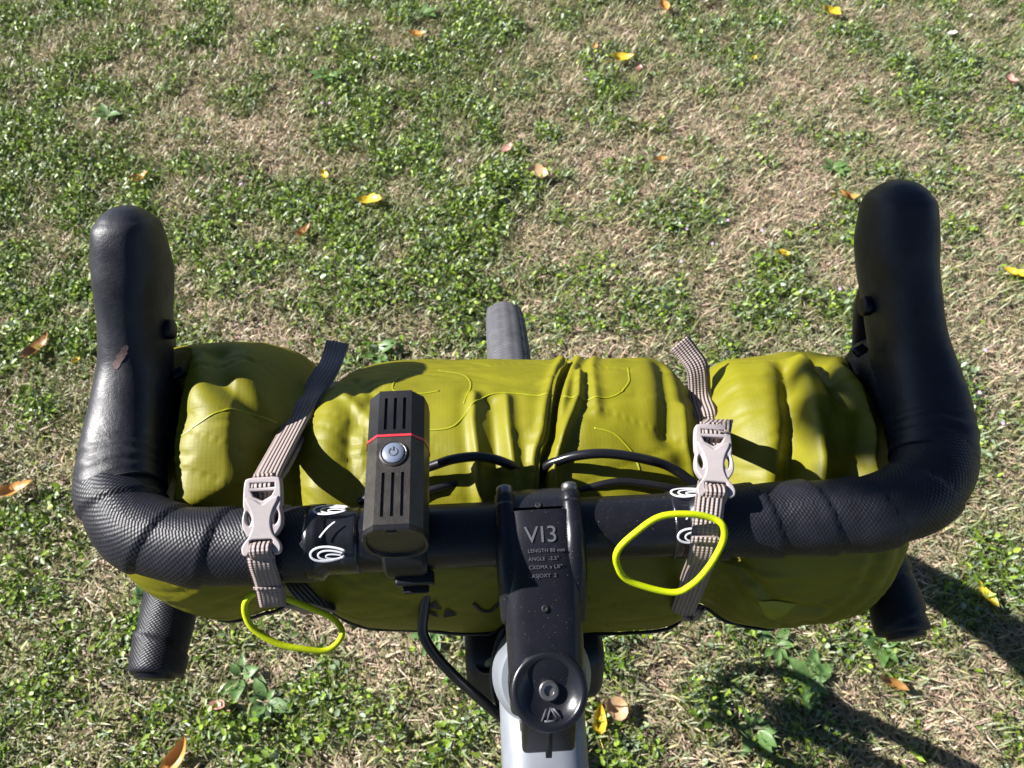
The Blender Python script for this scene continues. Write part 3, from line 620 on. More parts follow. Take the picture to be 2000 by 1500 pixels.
fk = mk('fork', *sweep(np.array([ax(t) for t in (.206, .225, .245, .255)]), np.array([(.027, .027), (.032, .026), (.040, .022), (.036, .012)]), 40, (1, 0, 0), True)[:2], M_FRAME, bike)
for s in (-1, 1): tube('fork_leg', ax(.24) + [s * .036, 0, 0], FA + [s * .056, 0, 0], (.012, .019), (.009, .012), fk, 2.3, (s * .004, .008, 0))
V, F = cyl((0, -.60, -.13), (0, -.655, .045), .0136, 24); mk('seatpost', V, F, M_PLAST, bike)
sp_ = spline([(0, -.50, .062), (0, -.56, .066), (0, -.63, .066), (0, -.70, .068), (0, -.765, .074)], 6); rr = np.interp(np.linspace(0, 1, len(sp_)), [0, .05, .4, .75, .95, 1], [.008, .018, .030, .066, .068, .05])
V, F, uv = sweep(sp_, np.stack([rr, np.clip(rr * .5, .008, .016)], 1), 28, (1, 0, 0), True); mk('saddle', V, F, M_PLAST, bike, uv)
def wheel(c, disc=True):
    c = np.array(c, float); a = np.linspace(0, 2 * np.pi, 160, endpoint=False); M = 40
    P = c + np.stack([0 * a, .3335 * np.cos(a), .3335 * np.sin(a)], 1); th = np.arange(M) / M * 2 * np.pi
    # outside is the side away from the hub; raised centre ribs and shoulder blocks
    T, S, U = frames(P, (1, 0, 0), True, True); sgn = np.sign(np.sum(U * (P - c), 1).mean())
    an = (th - sgn * np.pi / 2 + np.pi) % (2 * np.pi) - np.pi                # 0 = crown of the tread
    r = .0225 * np.ones((160, M)); tre = (abs(an) < 1.15)
    r[:, tre] += .0009 * (np.cos(an[tre] * 26) > -.2)[None, :]
    blocks = (np.arange(160) % 2 == 0); sh = (abs(an) > .75) & (abs(an) < 1.25); r[np.ix_(blocks, np.where(sh)[0])] += .0012
    V, F, uv = sweep(P, r, M, (1, 0, 0), True, True)
    w = mk('wheel_rim', *lathe([(.298, -.0125), (.313, -.0135), (.316, -.012), (.316, .012), (.313, .0135), (.298, .0125), (.285, .007), (.283, 0), (.285, -.007), (.298, -.0125)], 96, c, (1, 0, 0), (0, 1, 0)), M_RIM, bike, sharp=40)
    mk('tyre', V, F, M_TYRE, w, uv)
    V, F = lathe([(.006, -.052), (.012, -.048), (.024, -.036), (.026, -.032), (.012, -.026), (.011, .026), (.026, .032), (.024, .036), (.012, .048), (.006, .052)], 28, c, (1, 0, 0), (0, 1, 0)); mk('hub', V, F, M_RIM, w, sharp=40)
    if disc:
        V, F = lathe([(.080, -.0445), (.080, -.0430), (.064, -.0430), (.064, -.0445), (.080, -.0445)], 48, c, (1, 0, 0), (0, 1, 0)); V2, F2 = lathe([(.030, -.0445), (.030, -.043), (.02, -.043), (.02, -.0445), (.03, -.0445)], 32, c, (1, 0, 0), (0, 1, 0)); L = [(V, F), (V2, F2)]
        for k in range(6): t = k * 1.0472; L.append(box(c + [-.04375, .047 * math.cos(t), .047 * math.sin(t)], (.0014, .040, .007), Matrix.Rotation(t, 3, 'X')))
        V, F, _ = join(L); mk('disc_rotor', V, F, M_STEEL, w, smooth=False)
    for k in range(28):
        t = k * 2 * math.pi / 28; s = 1 if k % 2 else -1; t2 = t + (.9 if (k // 2) % 2 else -.9)
        V, F = cyl(c + [s * .034, .024 * math.cos(t2), .024 * math.sin(t2)], c + [0, .286 * math.cos(t), .286 * math.sin(t)], .0011, 6); mk('spoke', V, F, M_RIM, w)
wheel(FA); wheel(RA, False)
V, F = lathe([(.082, -.002), (.085, -.001), (.085, .001), (.082, .002), (.030, .002), (.030, -.002), (.082, -.002)], 48, BB + [.048, 0, 0], (1, 0, 0), (0, 1, 0)); ch = mk('chainring', V, F, M_PLAST, bike, sharp=40)
for s in (-1, 1):
    V, F = box(BB + [s * .068, s * .082, 0], (.012, .175, .022), None, .005); ca = mk('crank_arm', V, F, M_PLAST, bike)
    V, F = box(BB + [s * .125, s * .162, 0], (.095, .085, .018), None, .005); mk('pedal', V, F, M_PLAST, bike)
# shield pad round the head tube, with an eyelet and a cord through it
pc = ax(.155, .004); V, F = box(pc, (.088, .052, .050), Matrix.Rotation(R(-19), 3, 'X'), .013); pad = mk('head_tube_pad', V, F, M_PAD, bike)
e0 = pc + np.array([-.031, -.014, .026]); V, F = lathe([(.0050, -.003), (.0062, .0), (.0060, .0012), (.0046, .0012), (.0036, -.002), (0, -.003)], 24, e0, (0, .32, .95)); mk('eyelet', V, F, M_PLAST, pad)
cp = spline([e0 + [0, 0, -.002], e0 + [.004, .001, .004], e0 + [.014, .004, .006], e0 + [.030, .012, .004]], 6); V, F, uv = sweep(cp, .0024, 12, (0, 0, 1)); mk('pad_cord', V, F, M_OLIVE, pad, uv)

# --- cables
CAB = [('brake_hose', [(-.092, .024, -.009), (-.072, .0345, -.0035), (-.0512, .0383, .0033), (-.0403, .0395, .0068), (-.027, .0406, .0056), (-.015, .0393, .0004), (-.0069, .0375, -.0085), (-.0013, .030, -.025), (0, .018, -.045), (0, -.01, -.070), (0, -.03, -.085)], .0026),
       ('brake_hose', [(.088, .024, -.009), (.0732, .0334, -.0028), (.059, .0359, .0031), (.0427, .0381, .0064), (.0293, .0388, .0064), (.0162, .0391, .0013), (.0055, .0378, -.0082), (.001, .029, -.030), (.004, .010, -.055), (.006, -.015, -.075), (.006, -.03, -.088)], .0026),
       ('gear_cable', [(-.092, .0215, -.015), (-.0536, .0300, -.0086), (-.0387, .0335, -.0111), (-.0223, .0335, -.0189), (-.0111, .028, -.032), (-.006, .005, -.055), (-.006, -.025, -.085)], .0021),
       ('gear_cable', [(.022, .0265, -.012), (.0433, .0290, -.0083), (.0596, .0275, -.0091), (.0759, .0245, -.0109), (.090, .0215, -.014)], .0021),
       ('brake_hose', [(-.048, .012, -.024), (-.0535, .001, -.0375), (-.0595, -.0085, -.0520), (-.0637, -.0210, -.0665), (-.064, -.0285, -.0740), (-.0582, -.0375, -.0820), (-.0475, -.0475, -.0937), (-.0338, -.0575, -.1091), (-.021, -.0662, -.1231), (-.012, -.068, -.136), (-.012, -.062, -.160)], .0030),
       ('brake_hose', [(-.0100, -.004, -.085), (-.0134, -.0110, -.1000), (-.0202, -.0215, -.1084), (-.0250, -.036, -.1125), (-.0259, -.0487, -.1166), (-.0236, -.0581, -.1203), (-.0189, -.066, -.1252), (-.0150, -.066, -.145)], .0028)]
for nm, pts_, r in CAB: V, F, uv = sweep(spline(pts_, 10), r, 14, (0, 0, 1)); mk(nm, V, F, M_CABLE, bike, uv)

# ================================================================== BAG
BC = np.array([.065, -.089]); BR = .086; XL, XR = -.250, .226
US = ((-.121, -.135), (.107, .103))                        # strap grooves: x at the front, x at the bar
def ustrap(k, phi):
    t = np.clip((phi - 30) / 80, 0, 1); return US[k][0] * (1 - t) + US[k][1] * t
CREASE = [([(.031, 20), (.031, 39), (.021, 65), (.015, 82), (.011, 96), (.006, 104), (.003, 125)], .0075, .0023), ([(.033, 60), (.029, 78), (.023, 88), (.017, 98), (.011, 109), (.007, 125)], -.0036, .0022), ([(.048, 30), (.040, 60), (.038, 85)], -.0016, .003),
          ([(.156, 60), (.150, 78), (.147, 90), (.143, 100), (.138, 118)], .0070, .0050), ([(.160, 62), (.158, 76), (.156, 92), (.154, 108), (.150, 122)], -.0060, .0060), ([(.18, 50), (.175, 70), (.186, 86), (.178, 104), (.165, 116)], .0050, .0070), ([(.168, 55), (.170, 70), (.166, 84)], -.004, .005),
          ([(.198, 60), (.203, 80), (.205, 100), (.200, 125)], .0070, .0055), ([(-.030, 76), (-.031, 90), (-.029, 104), (-.028, 125)], -.0022, .0028), ([(-.012, 78), (-.012, 92), (-.010, 110), (-.009, 125)], -.0022, .0028), ([(-.021, 80), (-.020, 95), (-.019, 125)], .0024, .0040),
          ([(.075, 95), (.08, 75), (.084, 50)], .0030, .0045), ([(.090, 112), (.087, 98), (.090, 80)], -.0030, .0035), ([(-.095, 115), (-.10, 95), (-.085, 70)], .0012, .004), ([(-.07, 112), (-.088, 88), (-.105, 72)], -.0016, .003), ([(-.06, 110), (-.083, 80), (-.10, 60)], .0014, .003),
          ([(-.175, 60), (-.168, 80), (-.150, 92), (-.145, 110)], .004, .007), ([(-.195, 70), (-.19, 95), (-.195, 125)], .005, .008), ([(.115, 150), (.135, 165), (.17, 175)], .0022, .0035), ([(.112, 160), (.125, 175), (.15, 190)], .0022, .0035), ([(.19, 140), (.185, 165), (.165, 190)], .002, .0035), ([(.205, 140), (.203, 165), (.185, 190)], .002, .0035), ([(-.15, 130), (-.18, 140), (-.21, 150)], .0025, .005)]
def prof_end(u):
    e = np.where(u < 0, (XL + .105 - u) / .105, (u - (XR - .070)) / .070); e = np.clip(e, 0, 1)
    return np.maximum(1 - e ** 3.4, 1e-4) ** (1 / 2.6)
def bag_r(u, phi):
    """radius of the stuffed roll; phi in degrees, 0 = front, 90 = top, 180 = towards the rider"""
    u = np.asarray(u, float); phi = np.asarray(phi, float); p = np.mod(phi, 360); q = p / 360
    pp = np.where(p > 270, p - 360, p)
    r = BR + .0045 * (noise2(u * 11 + 3, q * 7, 7) - .5) * 2 - .006 * np.clip((-.12 - u) / .04, 0, 1) + .0024 * np.cos(R(1) * (p - 215)) * 0
    r = r + .012 * np.clip((-.13 - u) / .05, 0, 1) * np.clip(np.cos(R(1) * (p - 212)), 0, 1)
    for k in (0, 1):
        d = u - ustrap(k, pp); w = np.where((pp > -60) & (pp < 150), 1.0, .72)
        r = r - .0175 * w * np.exp(-(d / .013) ** 2) - .006 * w * np.exp(-(d / .035) ** 2)
        fold = 3.2 * (noise2(u * 7 + 30 * k, q * 23, 23) - .5) * np.exp(-abs(d) / .030) * (1 - np.exp(-(d / .008) ** 2))
        r = r + .00045 * fold
    n1 = noise2(u * 48 + 9, q * 11, 11); r = r + .0006 * (n1 - .5) * 2
    n2 = noise2(u * 30 + q * 40 + 40, q * 24, 0) ; r = r - .0008 * np.clip(1 - abs(n2 - .5) / .11, 0, 1)
    n3 = noise2(u * 34 - q * 46 + 90, q * 20 + 50, 0); r = r - .0008 * np.clip(1 - abs(n3 - .5) / .09, 0, 1)
    r = r + .0002 * (noise2(u * 160, q * 110, 110) - .5)
    endw = np.clip((np.where(u < 0, XL + .10 - u, u - (XR - .08)) / .09), 0, 1)
    r = r + endw * (.004 * (noise2(u * 8 + 20, q * 15, 15) - .5) + .009 * (noise2(u * 22 + 60, q * 9, 9) - .5))
    for pts_, A, w in CREASE:
        best = np.full(np.shape(r), 9.); P = np.array([(a, b * .0015) for a, b in pts_])
        x, y = u, pp * .0015
        for (ax_, ay_), (bx_, by_) in zip(P[:-1], P[1:]):
            dx, dy = bx_ - ax_, by_ - ay_; t = np.clip(((x - ax_) * dx + (y - ay_) * dy) / (dx * dx + dy * dy), 0, 1)
            best = np.minimum(best, np.hypot(x - ax_ - t * dx, y - ay_ - t * dy))
        r = r - A * np.exp(-(best / w) ** 2) + .35 * A * np.exp(-((best - 2.2 * w) / (1.4 * w)) ** 2)
    return r * prof_end(u)
OBST = [(bar_side(1)[::3], .0205), (bar_side(-1)[::3], .0205)]
hp = spline(np.array(HS_L)[:, :3], 4); OBST.append((hp * [-1, 1, 1], .0275)); OBST.append((spline(np.array(HS_R)[:, :3], 4), .0275))
OBST.append((np.array([(x, 0, 0) for x in np.linspace(-.19, .19, 50)]), .0205)); OBST.append((np.array([ax(t) for t in np.linspace(.03, .22, 16)]), .031))
def bag_pos(u, phi, off=0.):
    r = bag_r(u, phi) ; c, s = np.cos(R(1) * np.asarray(phi)), np.sin(R(1) * np.asarray(phi)); u = np.asarray(u, float)
    lf = np.clip((-.10 - u) / .06, 0, 1); cz = BC[1] + .028 * lf; cy = BC[0] - .045 * u + .006 * lf
    # keep the cloth clear of bar, hoods and drops by shortening the radius
    for k in range(3):
        p = np.stack([u + 0 * r, cy + r * c, cz + r * s], -1)
        for pts_, rad_ in OBST:
            d = np.full(np.shape(r), 9.)
            for q in pts_: d = np.minimum(d, np.sqrt(((p - q) ** 2).sum(-1)))
            r = r - np.clip(rad_ - d, 0, .05) * .95
    r = np.maximum(r, .002) + off
    return np.stack([u + 0 * r, cy + r * c, cz + r * s], -1)
bag = empty('handlebar_bag', (0, .065, ZB - .175), 'olive yellow nylon roll bag strapped under the handlebar', 'bag')
nu, nphi = 540, 280
tu = np.linspace(0, 1, nu); us = XL + (XR - XL) * (tu - .018 * np.sin(2 * np.pi * tu) * 1.0)
us[0] = XL + 1e-5; us[-1] = XR - 1e-5
ph = np.linspace(0, 360, nphi, endpoint=False); UU, PH = np.meshgrid(us, ph, indexing='ij'); V = bag_pos(UU, PH).reshape(-1, 3)
F, uv = [], []
for i in range(nu - 1):
    for j in range(nphi):
        j2 = (j + 1) % nphi; F.append((i * nphi + j, (i + 1) * nphi + j, (i + 1) * nphi + j2, i * nphi + j2))
        a, b = ph[j] * .0015, (ph[j] + 360 / nphi) * .0015; uv += [(us[i], a), (us[i + 1], a), (us[i + 1], b), (us[i], b)]
F.append(tuple(range(nphi))); F.append(tuple((nu - 1) * nphi + j for j in range(nphi - 1, -1, -1))); uv += [(0, 0)] * (2 * nphi)
body = mk('bag_body', V, F, M_BAG, bag, uv)
def on_bag(line, w, mat, name, off=.00028, n=10, parent=None):
    q = spline([(a, b * .0015, 0) for a, b in line], n); p = bag_pos(q[:, 0], q[:, 1] / .0015, off); c = np.stack([q[:, 0], BC[0] - .045 * q[:, 0], 0 * q[:, 0] + BC[1]], 1)
    V, F, uv = ribbon(p, np.cross(tangents(p), p - c), w, .0001 if mat is M_NEONP else .0003); return mk(name, V, F, mat, parent or body, uv)
for l in ([(.062, 58), (.061, 64), (.059, 70), (.05, 77), (.035, 79), (.017, 78), (.003, 77), (-.008, 75), (-.022, 76), (-.03, 82), (-.038, 89), (-.043, 92), (-.052, 93), (-.062, 92)], [(-.074, 60), (-.077, 65), (-.076, 72), (-.062, 74), (-.05, 73)],
          [(.035, 93), (.045, 95), (.051, 99), (.056, 104), (.058, 110)], [(-.195, 110), (-.18, 103), (-.165, 96), (-.152, 92), (-.14, 91)], [(-.052, 52), (-.036, 60), (-.032, 69), (-.036, 81)]): on_bag(l, .0010, M_NEONP, 'printed_line')
for l in ([(-.035, 161), (-.032, 165), (-.028, 167), (-.024, 165), (-.018, 158)], [(-.017, 166), (-.014, 158), (-.011, 166)], [(-.006, 158), (-.006, 163), (-.002, 166), (.001, 163), (.001, 158)], [(.006, 166), (.006, 158), (.010, 159), (.011, 163), (.006, 166)], [(.020, 158), (.015, 158), (.015, 166), (.020, 166)]): on_bag(l, .0020, M_BLKP, 'printed_letter', .0008)
def patch(poly, mat, name, n=6):
    V, F = [], []; a, b, c = poly
    idx = {}
    for i in range(n + 1):
        for j in range(n + 1 - i):
            q = [(a[k] * (n - i - j) + b[k] * i + c[k] * j) / n for k in (0, 1)]; idx[i, j] = len(V); V.append(bag_pos(np.array(q[0]), np.array(q[1]), .0009))
    for i in range(n):
        for j in range(n - i):
            F.append((idx[i, j], idx[i + 1, j], idx[i, j + 1]))
            if i + j < n - 1: F.append((idx[i + 1, j], idx[i + 1, j + 1], idx[i, j + 1]))
    mk(name, V, F, mat, body)
patch([(.124, 163), (.148, 168), (.135, 178)], M_NEONP, 'triangle_print'); patch([(-.062, 163), (-.056, 158), (-.053, 164)], M_BLKP, 'logo_mark'); patch([(-.057, 165), (-.055, 169), (-.062, 165)], M_BLKP, 'logo_mark'); patch([(-.050, 163), (-.045, 168), (-.053, 169)], M_BLKP, 'logo_mark')
# seam edge piping along the centre flap
on_bag([(.028, 20), (.028, 39), (.018, 65), (.0125, 82), (.0085, 96), (.0035, 104), (.0005, 122)], .0024, M_BAG, 'flap_edge', .0012)
# thin shock cord along the underside
qu = np.linspace(-.19, .15, 60); pp = bag_pos(qu, 200 + 5 * np.sin(qu * 60), .0016); V, F, uv = sweep(pp, .0011, 8, (0, 0, 1)); mk('shock_cord', V, F, M_CABLE, bag, uv)

# ================================================================== STRAPS
def curve_plate(outline, holes, th, bev):
    """flat plate with holes as mesh in its own xy plane"""
    c = bpy.data.curves.new('p', 'CURVE'); c.dimensions = '2D'; c.fill_mode = 'BOTH'; c.extrude = max(th / 2 - bev, 1e-5); c.bevel_depth = bev; c.bevel_resolution = 2; c.offset = -bev
    for poly in [outline] + holes:
        s = c.splines.new('POLY'); s.points.add(len(poly) - 1); s.use_cyclic_u = True
        for p, q in zip(s.points, poly): p.co = (q[0], q[1], 0, 1)
    o = bpy.data.objects.new('p', c); COL.objects.link(o); me = bpy.data.meshes.new_from_object(o.evaluated_get(bpy.context.evaluated_depsgraph_get()))
    V = np.array([v.co[:] for v in me.vertices]); F = [list(p.vertices) for p in me.polygons]; bpy.data.objects.remove(o); bpy.data.curves.remove(c); bpy.data.meshes.remove(me); return V, F
def smooth_poly(P, n=4): return [tuple(q[:2]) for q in spline([(a, b, 0) for a, b in P], n, True)]
def buckle(root, centre, xd, yd):
    """side-release buckle; yd points away from the rider"""
    xd = unit(xd); yd = unit(yd - xd * (np.array(yd) @ xd)); nd = np.cross(xd, yd); mm = .001
    def put(V): return np.array(centre) + V[:, :1] * mm * xd + V[:, 1:2] * mm * yd + V[:, 2:] * mm * nd
    out = smooth_poly([(-8.4, 17.5), (-6.5, 19), (0, 19.2), (6.5, 19), (8.4, 17.5), (9, 12), (9.0, 6), (8.6, 4.2), (9.4, 0), (9.2, -4), (7.2, -7.5), (5.8, -8.6), (3, -8.2), (0, -8), (-3, -8.2), (-5.8, -8.6), (-7.2, -7.5), (-9.2, -4), (-9.4, 0), (-8.6, 4.2), (-9.0, 6), (-9, 12)])
    slot = [(-5.6, 16.4), (5.6, 16.4), (5.6, 14.4), (-5.6, 14.4)]; vee = [(-5.4, 12.6), (5.4, 12.6), (4.2, 10.2), (1.2, 8.6), (0, 8), (-1.2, 8.6), (-4.2, 10.2)]
    tl = smooth_poly([(-6.8, 3.2), (-5.6, 1.5), (-5.0, -1), (-6.0, -3.4), (-7.4, -1.5), (-7.6, 1.5)], 3); tr = [(-a, b) for a, b in tl][::-1]
    V, F = curve_plate(out, [slot, vee, tl, tr], 5.0, .8); bk = mk('buckle', put(V), F, M_BUCK, root, sharp=45)
    V, F = curve_plate([(-5.6, 16.2), (5.6, 16.2), (5.6, 14.9), (-5.6, 14.9)], [], 3, .3); mk('ladder_bar', put(V - [0, .9, .6]), F, M_BUCK, bk, sharp=45)
    male = smooth_poly([(-7.6, 9.8), (-4.0, 8.8), (-1.6, 7.2), (0, 6.2), (1.6, 7.2), (4.0, 8.8), (7.6, 9.8), (7.4, 7.6), (5.6, 4), (4.4, 0), (4.3, -4), (5.6, -8), (8.2, -11.4), (9.2, -14), (8.6, -16.6), (6.4, -17.4), (4.9, -15.6), (0, -15.2), (-4.9, -15.6), (-6.4, -17.4), (-8.6, -16.6), (-9.2, -14), (-8.2, -11.4), (-5.6, -8), (-4.3, -4), (-4.4, 0), (-5.6, 4), (-7.4, 7.6)], 3)
    V, F = curve_plate(male, [[(-5.2, -10.6), (-4.4, -10.1), (4.4, -10.1), (5.2, -10.6), (5.2, -13.2), (-5.2, -13.2)]], 3.4, .7); mk('buckle_tongue', put(V + [0, 0, 1.6]), F, M_BUCK, bk, sharp=45)
    def thread(pts_, nm, w=.0104):
        V, F, uv = ribbon(spline(put(np.array(pts_, float)), 5), xd, w, .0012); mk(nm, V, F, M_WEB, bk, uv)
    thread([(0, 21.5, -1.5), (0, 18.2, -2.2), (0, 16.6, .6), (0, 15.0, 2.0), (0, 13.4, .6), (0, 12.4, -2.0), (0, 9, -2.9)], 'threaded_webbing')
    thread([(0, -9.5, -2.2), (0, -11.2, 1.2), (0, -13.4, 4.0), (0, -15.6, 4.2), (0, -17.6, 1.6), (0, -19, -2.0)], 'threaded_webbing')
    return put
def bag_arc(k, a0, a1, n, off, dx=0): 
    p = np.linspace(a0, a1, n); pm = np.mod(p + 90, 360) - 90
    return bag_pos(ustrap(k, np.where(pm > 200, 30, pm)) + dx, p, off)
# --- left strap
ls = empty('strap', (-.13, 0, ZB + .019), 'taupe webbing strap with buckle on the left half of the bar', 'strap', 'bag straps')
pL = buckle(ls, (-.1305, .0035, .0245), (1, .02, 0), (0, .031, .0105))
pts_ = [(-.1310, .0170, .0275), (-.1300, .0230, .0285)]
arc = bag_arc(0, 104, 28, 12, .0016)
loop = spline(np.vstack([[(-.1305, .0165, .0262), (-.1305, .022, .0262), (-.1310, .036, .0130)], bag_arc(0, 97, -85, 16, .0018), bag_arc(0, -100, -185, 8, .0018, .0), [(-.118, -.016, -.060), (-.126, -.020, -.034)]]), 6)
V, F, uv = ribbon(loop, (1, 0, 0), .0142, .0013); mk('webbing', V, F, M_WEB, ls, uv)
tail = spline(np.vstack([[(-.1303, .0185, .0290), (-.1318, .030, .0210)], bag_arc(0, 88, 58, 3, .0045), [(-.1185, .1210, -.0230), (-.1160, .1320, -.0240), (-.1140, .1400, -.0225)]]), 6)
V, F, uv = ribbon(tail, (1, .18, .05), .0142, .0013); mk('strap_tail', V, F, M_WEB, ls, uv)
low = spline([(-.1312, -.0095, .0205), (-.1312, -.0155, .0165), (-.1313, -.0195, .0060), (-.1318, -.0215, -.0010), (-.1326, -.0260, -.0120), (-.1328, -.0258, -.0142), (-.1325, -.0238, -.0130), (-.1316, -.0200, -.003)], 6)
V, F, uv = ribbon(low, (1, 0, -.03), .0128, .0013); mk('pull_tab', V, F, M_WEB, ls, uv)
V, F, uv = ribbon(spline([(-.1318, -.0212, .0004), (-.1318, -.0220, -.0008)], 3), (1, 0, -.03), .0136, .0022); mk('stitch_bar', V, F, M_WEB, ls, uv)
cl = spline([(-.1402, -.0215, -.0084), (-.146, -.0262, -.0125), (-.1437, -.0344, -.0207), (-.1327, -.0407, -.0281), (-.1209, -.043, -.0327), (-.109, -.0432, -.0372), (-.1022, -.0359, -.037), (-.1064, -.0285, -.034), (-.1167, -.0250, -.025), (-.1296, -.0225, -.012)], 8, True)
V, F, uv = sweep(cl, .0016, 12, (0, 0, 1), closed=True); cd = mk('cord_loop', V, F, M_CORD, ls, uv); cd['label'] = 'neon yellow cord loop hanging below the bar'
# --- right strap
rs = empty('strap', (.085, 0, ZB + .019), 'taupe webbing strap with buckle on the right half, loop lying over the bar', 'strap', 'bag straps')
pR = buckle(rs, (.0858, .0185, .0300), (1, -.10, .0), (.004, .022, .0045))
loop = spline(np.vstack([[(.0885, .0320, .0330), (.0900, .038, .0300), (.0985, .050, .0150)], bag_arc(1, 92, -85, 16, .0018), bag_arc(1, -100, -186, 8, .0018, -.012), [(.0852, -.0215, -.0858), (.0800, -.0235, -.040), (.0770, -.0235, -.006), (.0772, -.0205, .0130), (.0790, -.0085, .0245), (.0815, .0020, .0285), (.0832, .0075, .0300)]]), 6)
V, F, uv = ribbon(loop, (1, -.08, 0), .0138, .0013); mk('webbing', V, F, M_WEB, rs, uv)
tail = spline(np.vstack([[(.0888, .0335, .0345), (.0925, .0400, .0290)], bag_arc(1, 86, 62, 3, .0045), [(.1040, .1050, -.0180), (.0990, .1140, -.0140), (.0940, .1200, -.0105)]]), 6)
V, F, uv = ribbon(tail, (1, .25, .05), .0138, .0013); mk('strap_tail', V, F, M_WEB, rs, uv)
V, F, uv = ribbon(spline([(.0783, -.0150, .0210), (.0780, -.0172, .0184)], 3), (1, -.08, 0), .0150, .0024); mk('stitch_bar', V, F, M_WEB, rs, uv)
cl = spline([(.0688, -.0086, .0330), (.0547, -.0092, .0330), (.0428, -.0151, .0290), (.0351, -.0205, .0229), (.0352, -.0251, .0152), (.0413, -.0302, .0073), (.0609, -.0351, .0025), (.0703, -.0333, .0063), (.0782, -.0275, .0150), (.0843, -.0190, .0240), (.0839, -.0139, .0300), (.0793, -.0103, .0310)], 8, True)
V, F, uv = sweep(cl, .0016, 12, (0, 0, 1), closed=True); cd = mk('cord_loop', V, F, M_CORD, rs, uv); cd['label'] = 'neon yellow cord loop lying across the bar'

# ================================================================== HEADLIGHT
lp = empty('headlight', (-.0615, 0, ZB + .016), 'black ridged bicycle headlight with red ring and round button on the bar', 'headlight')
LX, LZ = -.0655, .0395
PROF = [(-.0075, .0165), (.0075, .0165), (.0128, .0105), (.0140, .004), (.0140, -.004), (.0125, -.0105), (.0090, -.0150), (.0040, -.0172), (-.0040, -.0172), (-.0090, -.0150), (-.0125, -.0105), (-.0140, -.004), (-.0140, .004), (-.0128, .0105)]
PROF = np.array(PROF)[::-1] * [1.02, 1.0]
def lamp_body(name, ys, sc, mat, par, slot=None):
    """faceted barrel; the flat top carries three real slots"""
    V, F = [], []; M = len(PROF)
    for y, s in zip(ys, sc):
        for a, b in PROF: V.append((LX + a * s, y, LZ + b * s))
    ti = [k for k in range(M) if np.allclose(PROF[k], (.0075 * 1.02, .0165))][0]; tj = [k for k in range(M) if np.allclose(PROF[k], (-.0075 * 1.02, .0165))][0]
    for i in range(len(ys) - 1):
        for k in range(M):
            k2 = (k + 1) % M
            if {k, k2} == {ti, tj} and slot: continue
            F.append((i * M + k, i * M + k2, (i + 1) * M + k2, (i + 1) * M + k))
    F.append(tuple(range(M - 1, -1, -1))); F.append(tuple((len(ys) - 1) * M + k for k in range(M)))
    b = mk(name, V, F, mat, par, smooth=True, sharp=22)
    if slot:
        y0, y1 = slot; ya, yb = ys[0], ys[-1]; xs = [-.00765, -.0050, -.0036, -.0007, .0007, .0036, .0050, .00765]; yl = [ya, y0, y1, yb]; z = LZ + .0165; V, F = [], []
        def quad(p): n = len(V); V.extend(p); F.append((n, n + 1, n + 2, n + 3))
        for i in range(7):
            for j in range(3):
                x0, x1, q0, q1 = LX + xs[i], LX + xs[i + 1], yl[j], yl[j + 1]
                if i % 2 == 1 and j == 1:
                    d = z - .0016; quad([(x0, q0, d), (x1, q0, d), (x1, q1, d), (x0, q1, d)])
                    quad([(x0, q0, z), (x0, q0, d), (x0, q1, d), (x0, q1, z)]); quad([(x1, q0, d), (x1, q0, z), (x1, q1, z), (x1, q1, d)]); quad([(x0, q0, z), (x1, q0, z), (x1, q0, d), (x0, q0, d)]); quad([(x0, q1, d), (x1, q1, d), (x1, q1, z), (x0, q1, z)])
                else: quad([(x0, q0, z), (x1, q0, z), (x1, q1, z), (x0, q1, z)])
        mk('top_plate', V, F, mat, b, smooth=False)
    return b
YR, YF = -.0165, .0515
lb = lamp_body('lamp_barrel', [YR, YR + .0006, .0265], [.985, 1, 1], M_LAMP, lp, (-.0125, .0085))
lh = lamp_body('lamp_head', [.0277, YF - .001, YF], [1, 1, .97], M_PLAST, lp, (.0305, .0475))
V, F = [], []
M = len(PROF)
for y in (.0266, .0278):
    for a, b in PROF: V.append((LX + a * 1.022, y, LZ + b * 1.022))
F = [(k, (k + 1) % M, M + (k + 1) % M, M + k) for k in range(M)] + [tuple(range(M - 1, -1, -1)), tuple(M + k for k in range(M))]
mk('red_ring', V, F, M_RED, lp, smooth=False)
V, F = lathe([(.0064, -.001), (.0064, .0006), (.0058, .0010), (.0052, .0006)], 36, (LX, .0178, LZ + .0165), (0, 0, 1)); rg = mk('button_bezel', V, F, M_LAMP, lp, sharp=40)
V, F = lathe([(.0050, 0), (.0050, .0012), (.0042, .0018), (.0020, .0020), (0, .0020)], 36, (LX, .0178, LZ + .0165), (0, 0, 1)); bt = mk('power_button', V, F, M_BTN, lp, sharp=50)
pa = np.array([(LX + .0019 * math.sin(t), .0178 + .0019 * math.cos(t), LZ + .0186) for t in np.linspace(.6, 5.7, 18)]); pb_ = np.array([(LX, .0178 + q, LZ + .0187) for q in (.0006, .0015, .0026)])
V, F, uv = join([ribbon(pa, np.cross(tangents(pa), (0, 0, 1)), .0006, .0002), ribbon(pb_, (1, 0, 0), .0006, .0002)]); mk('power_symbol', V, F, M_GREYP, bt, uv)
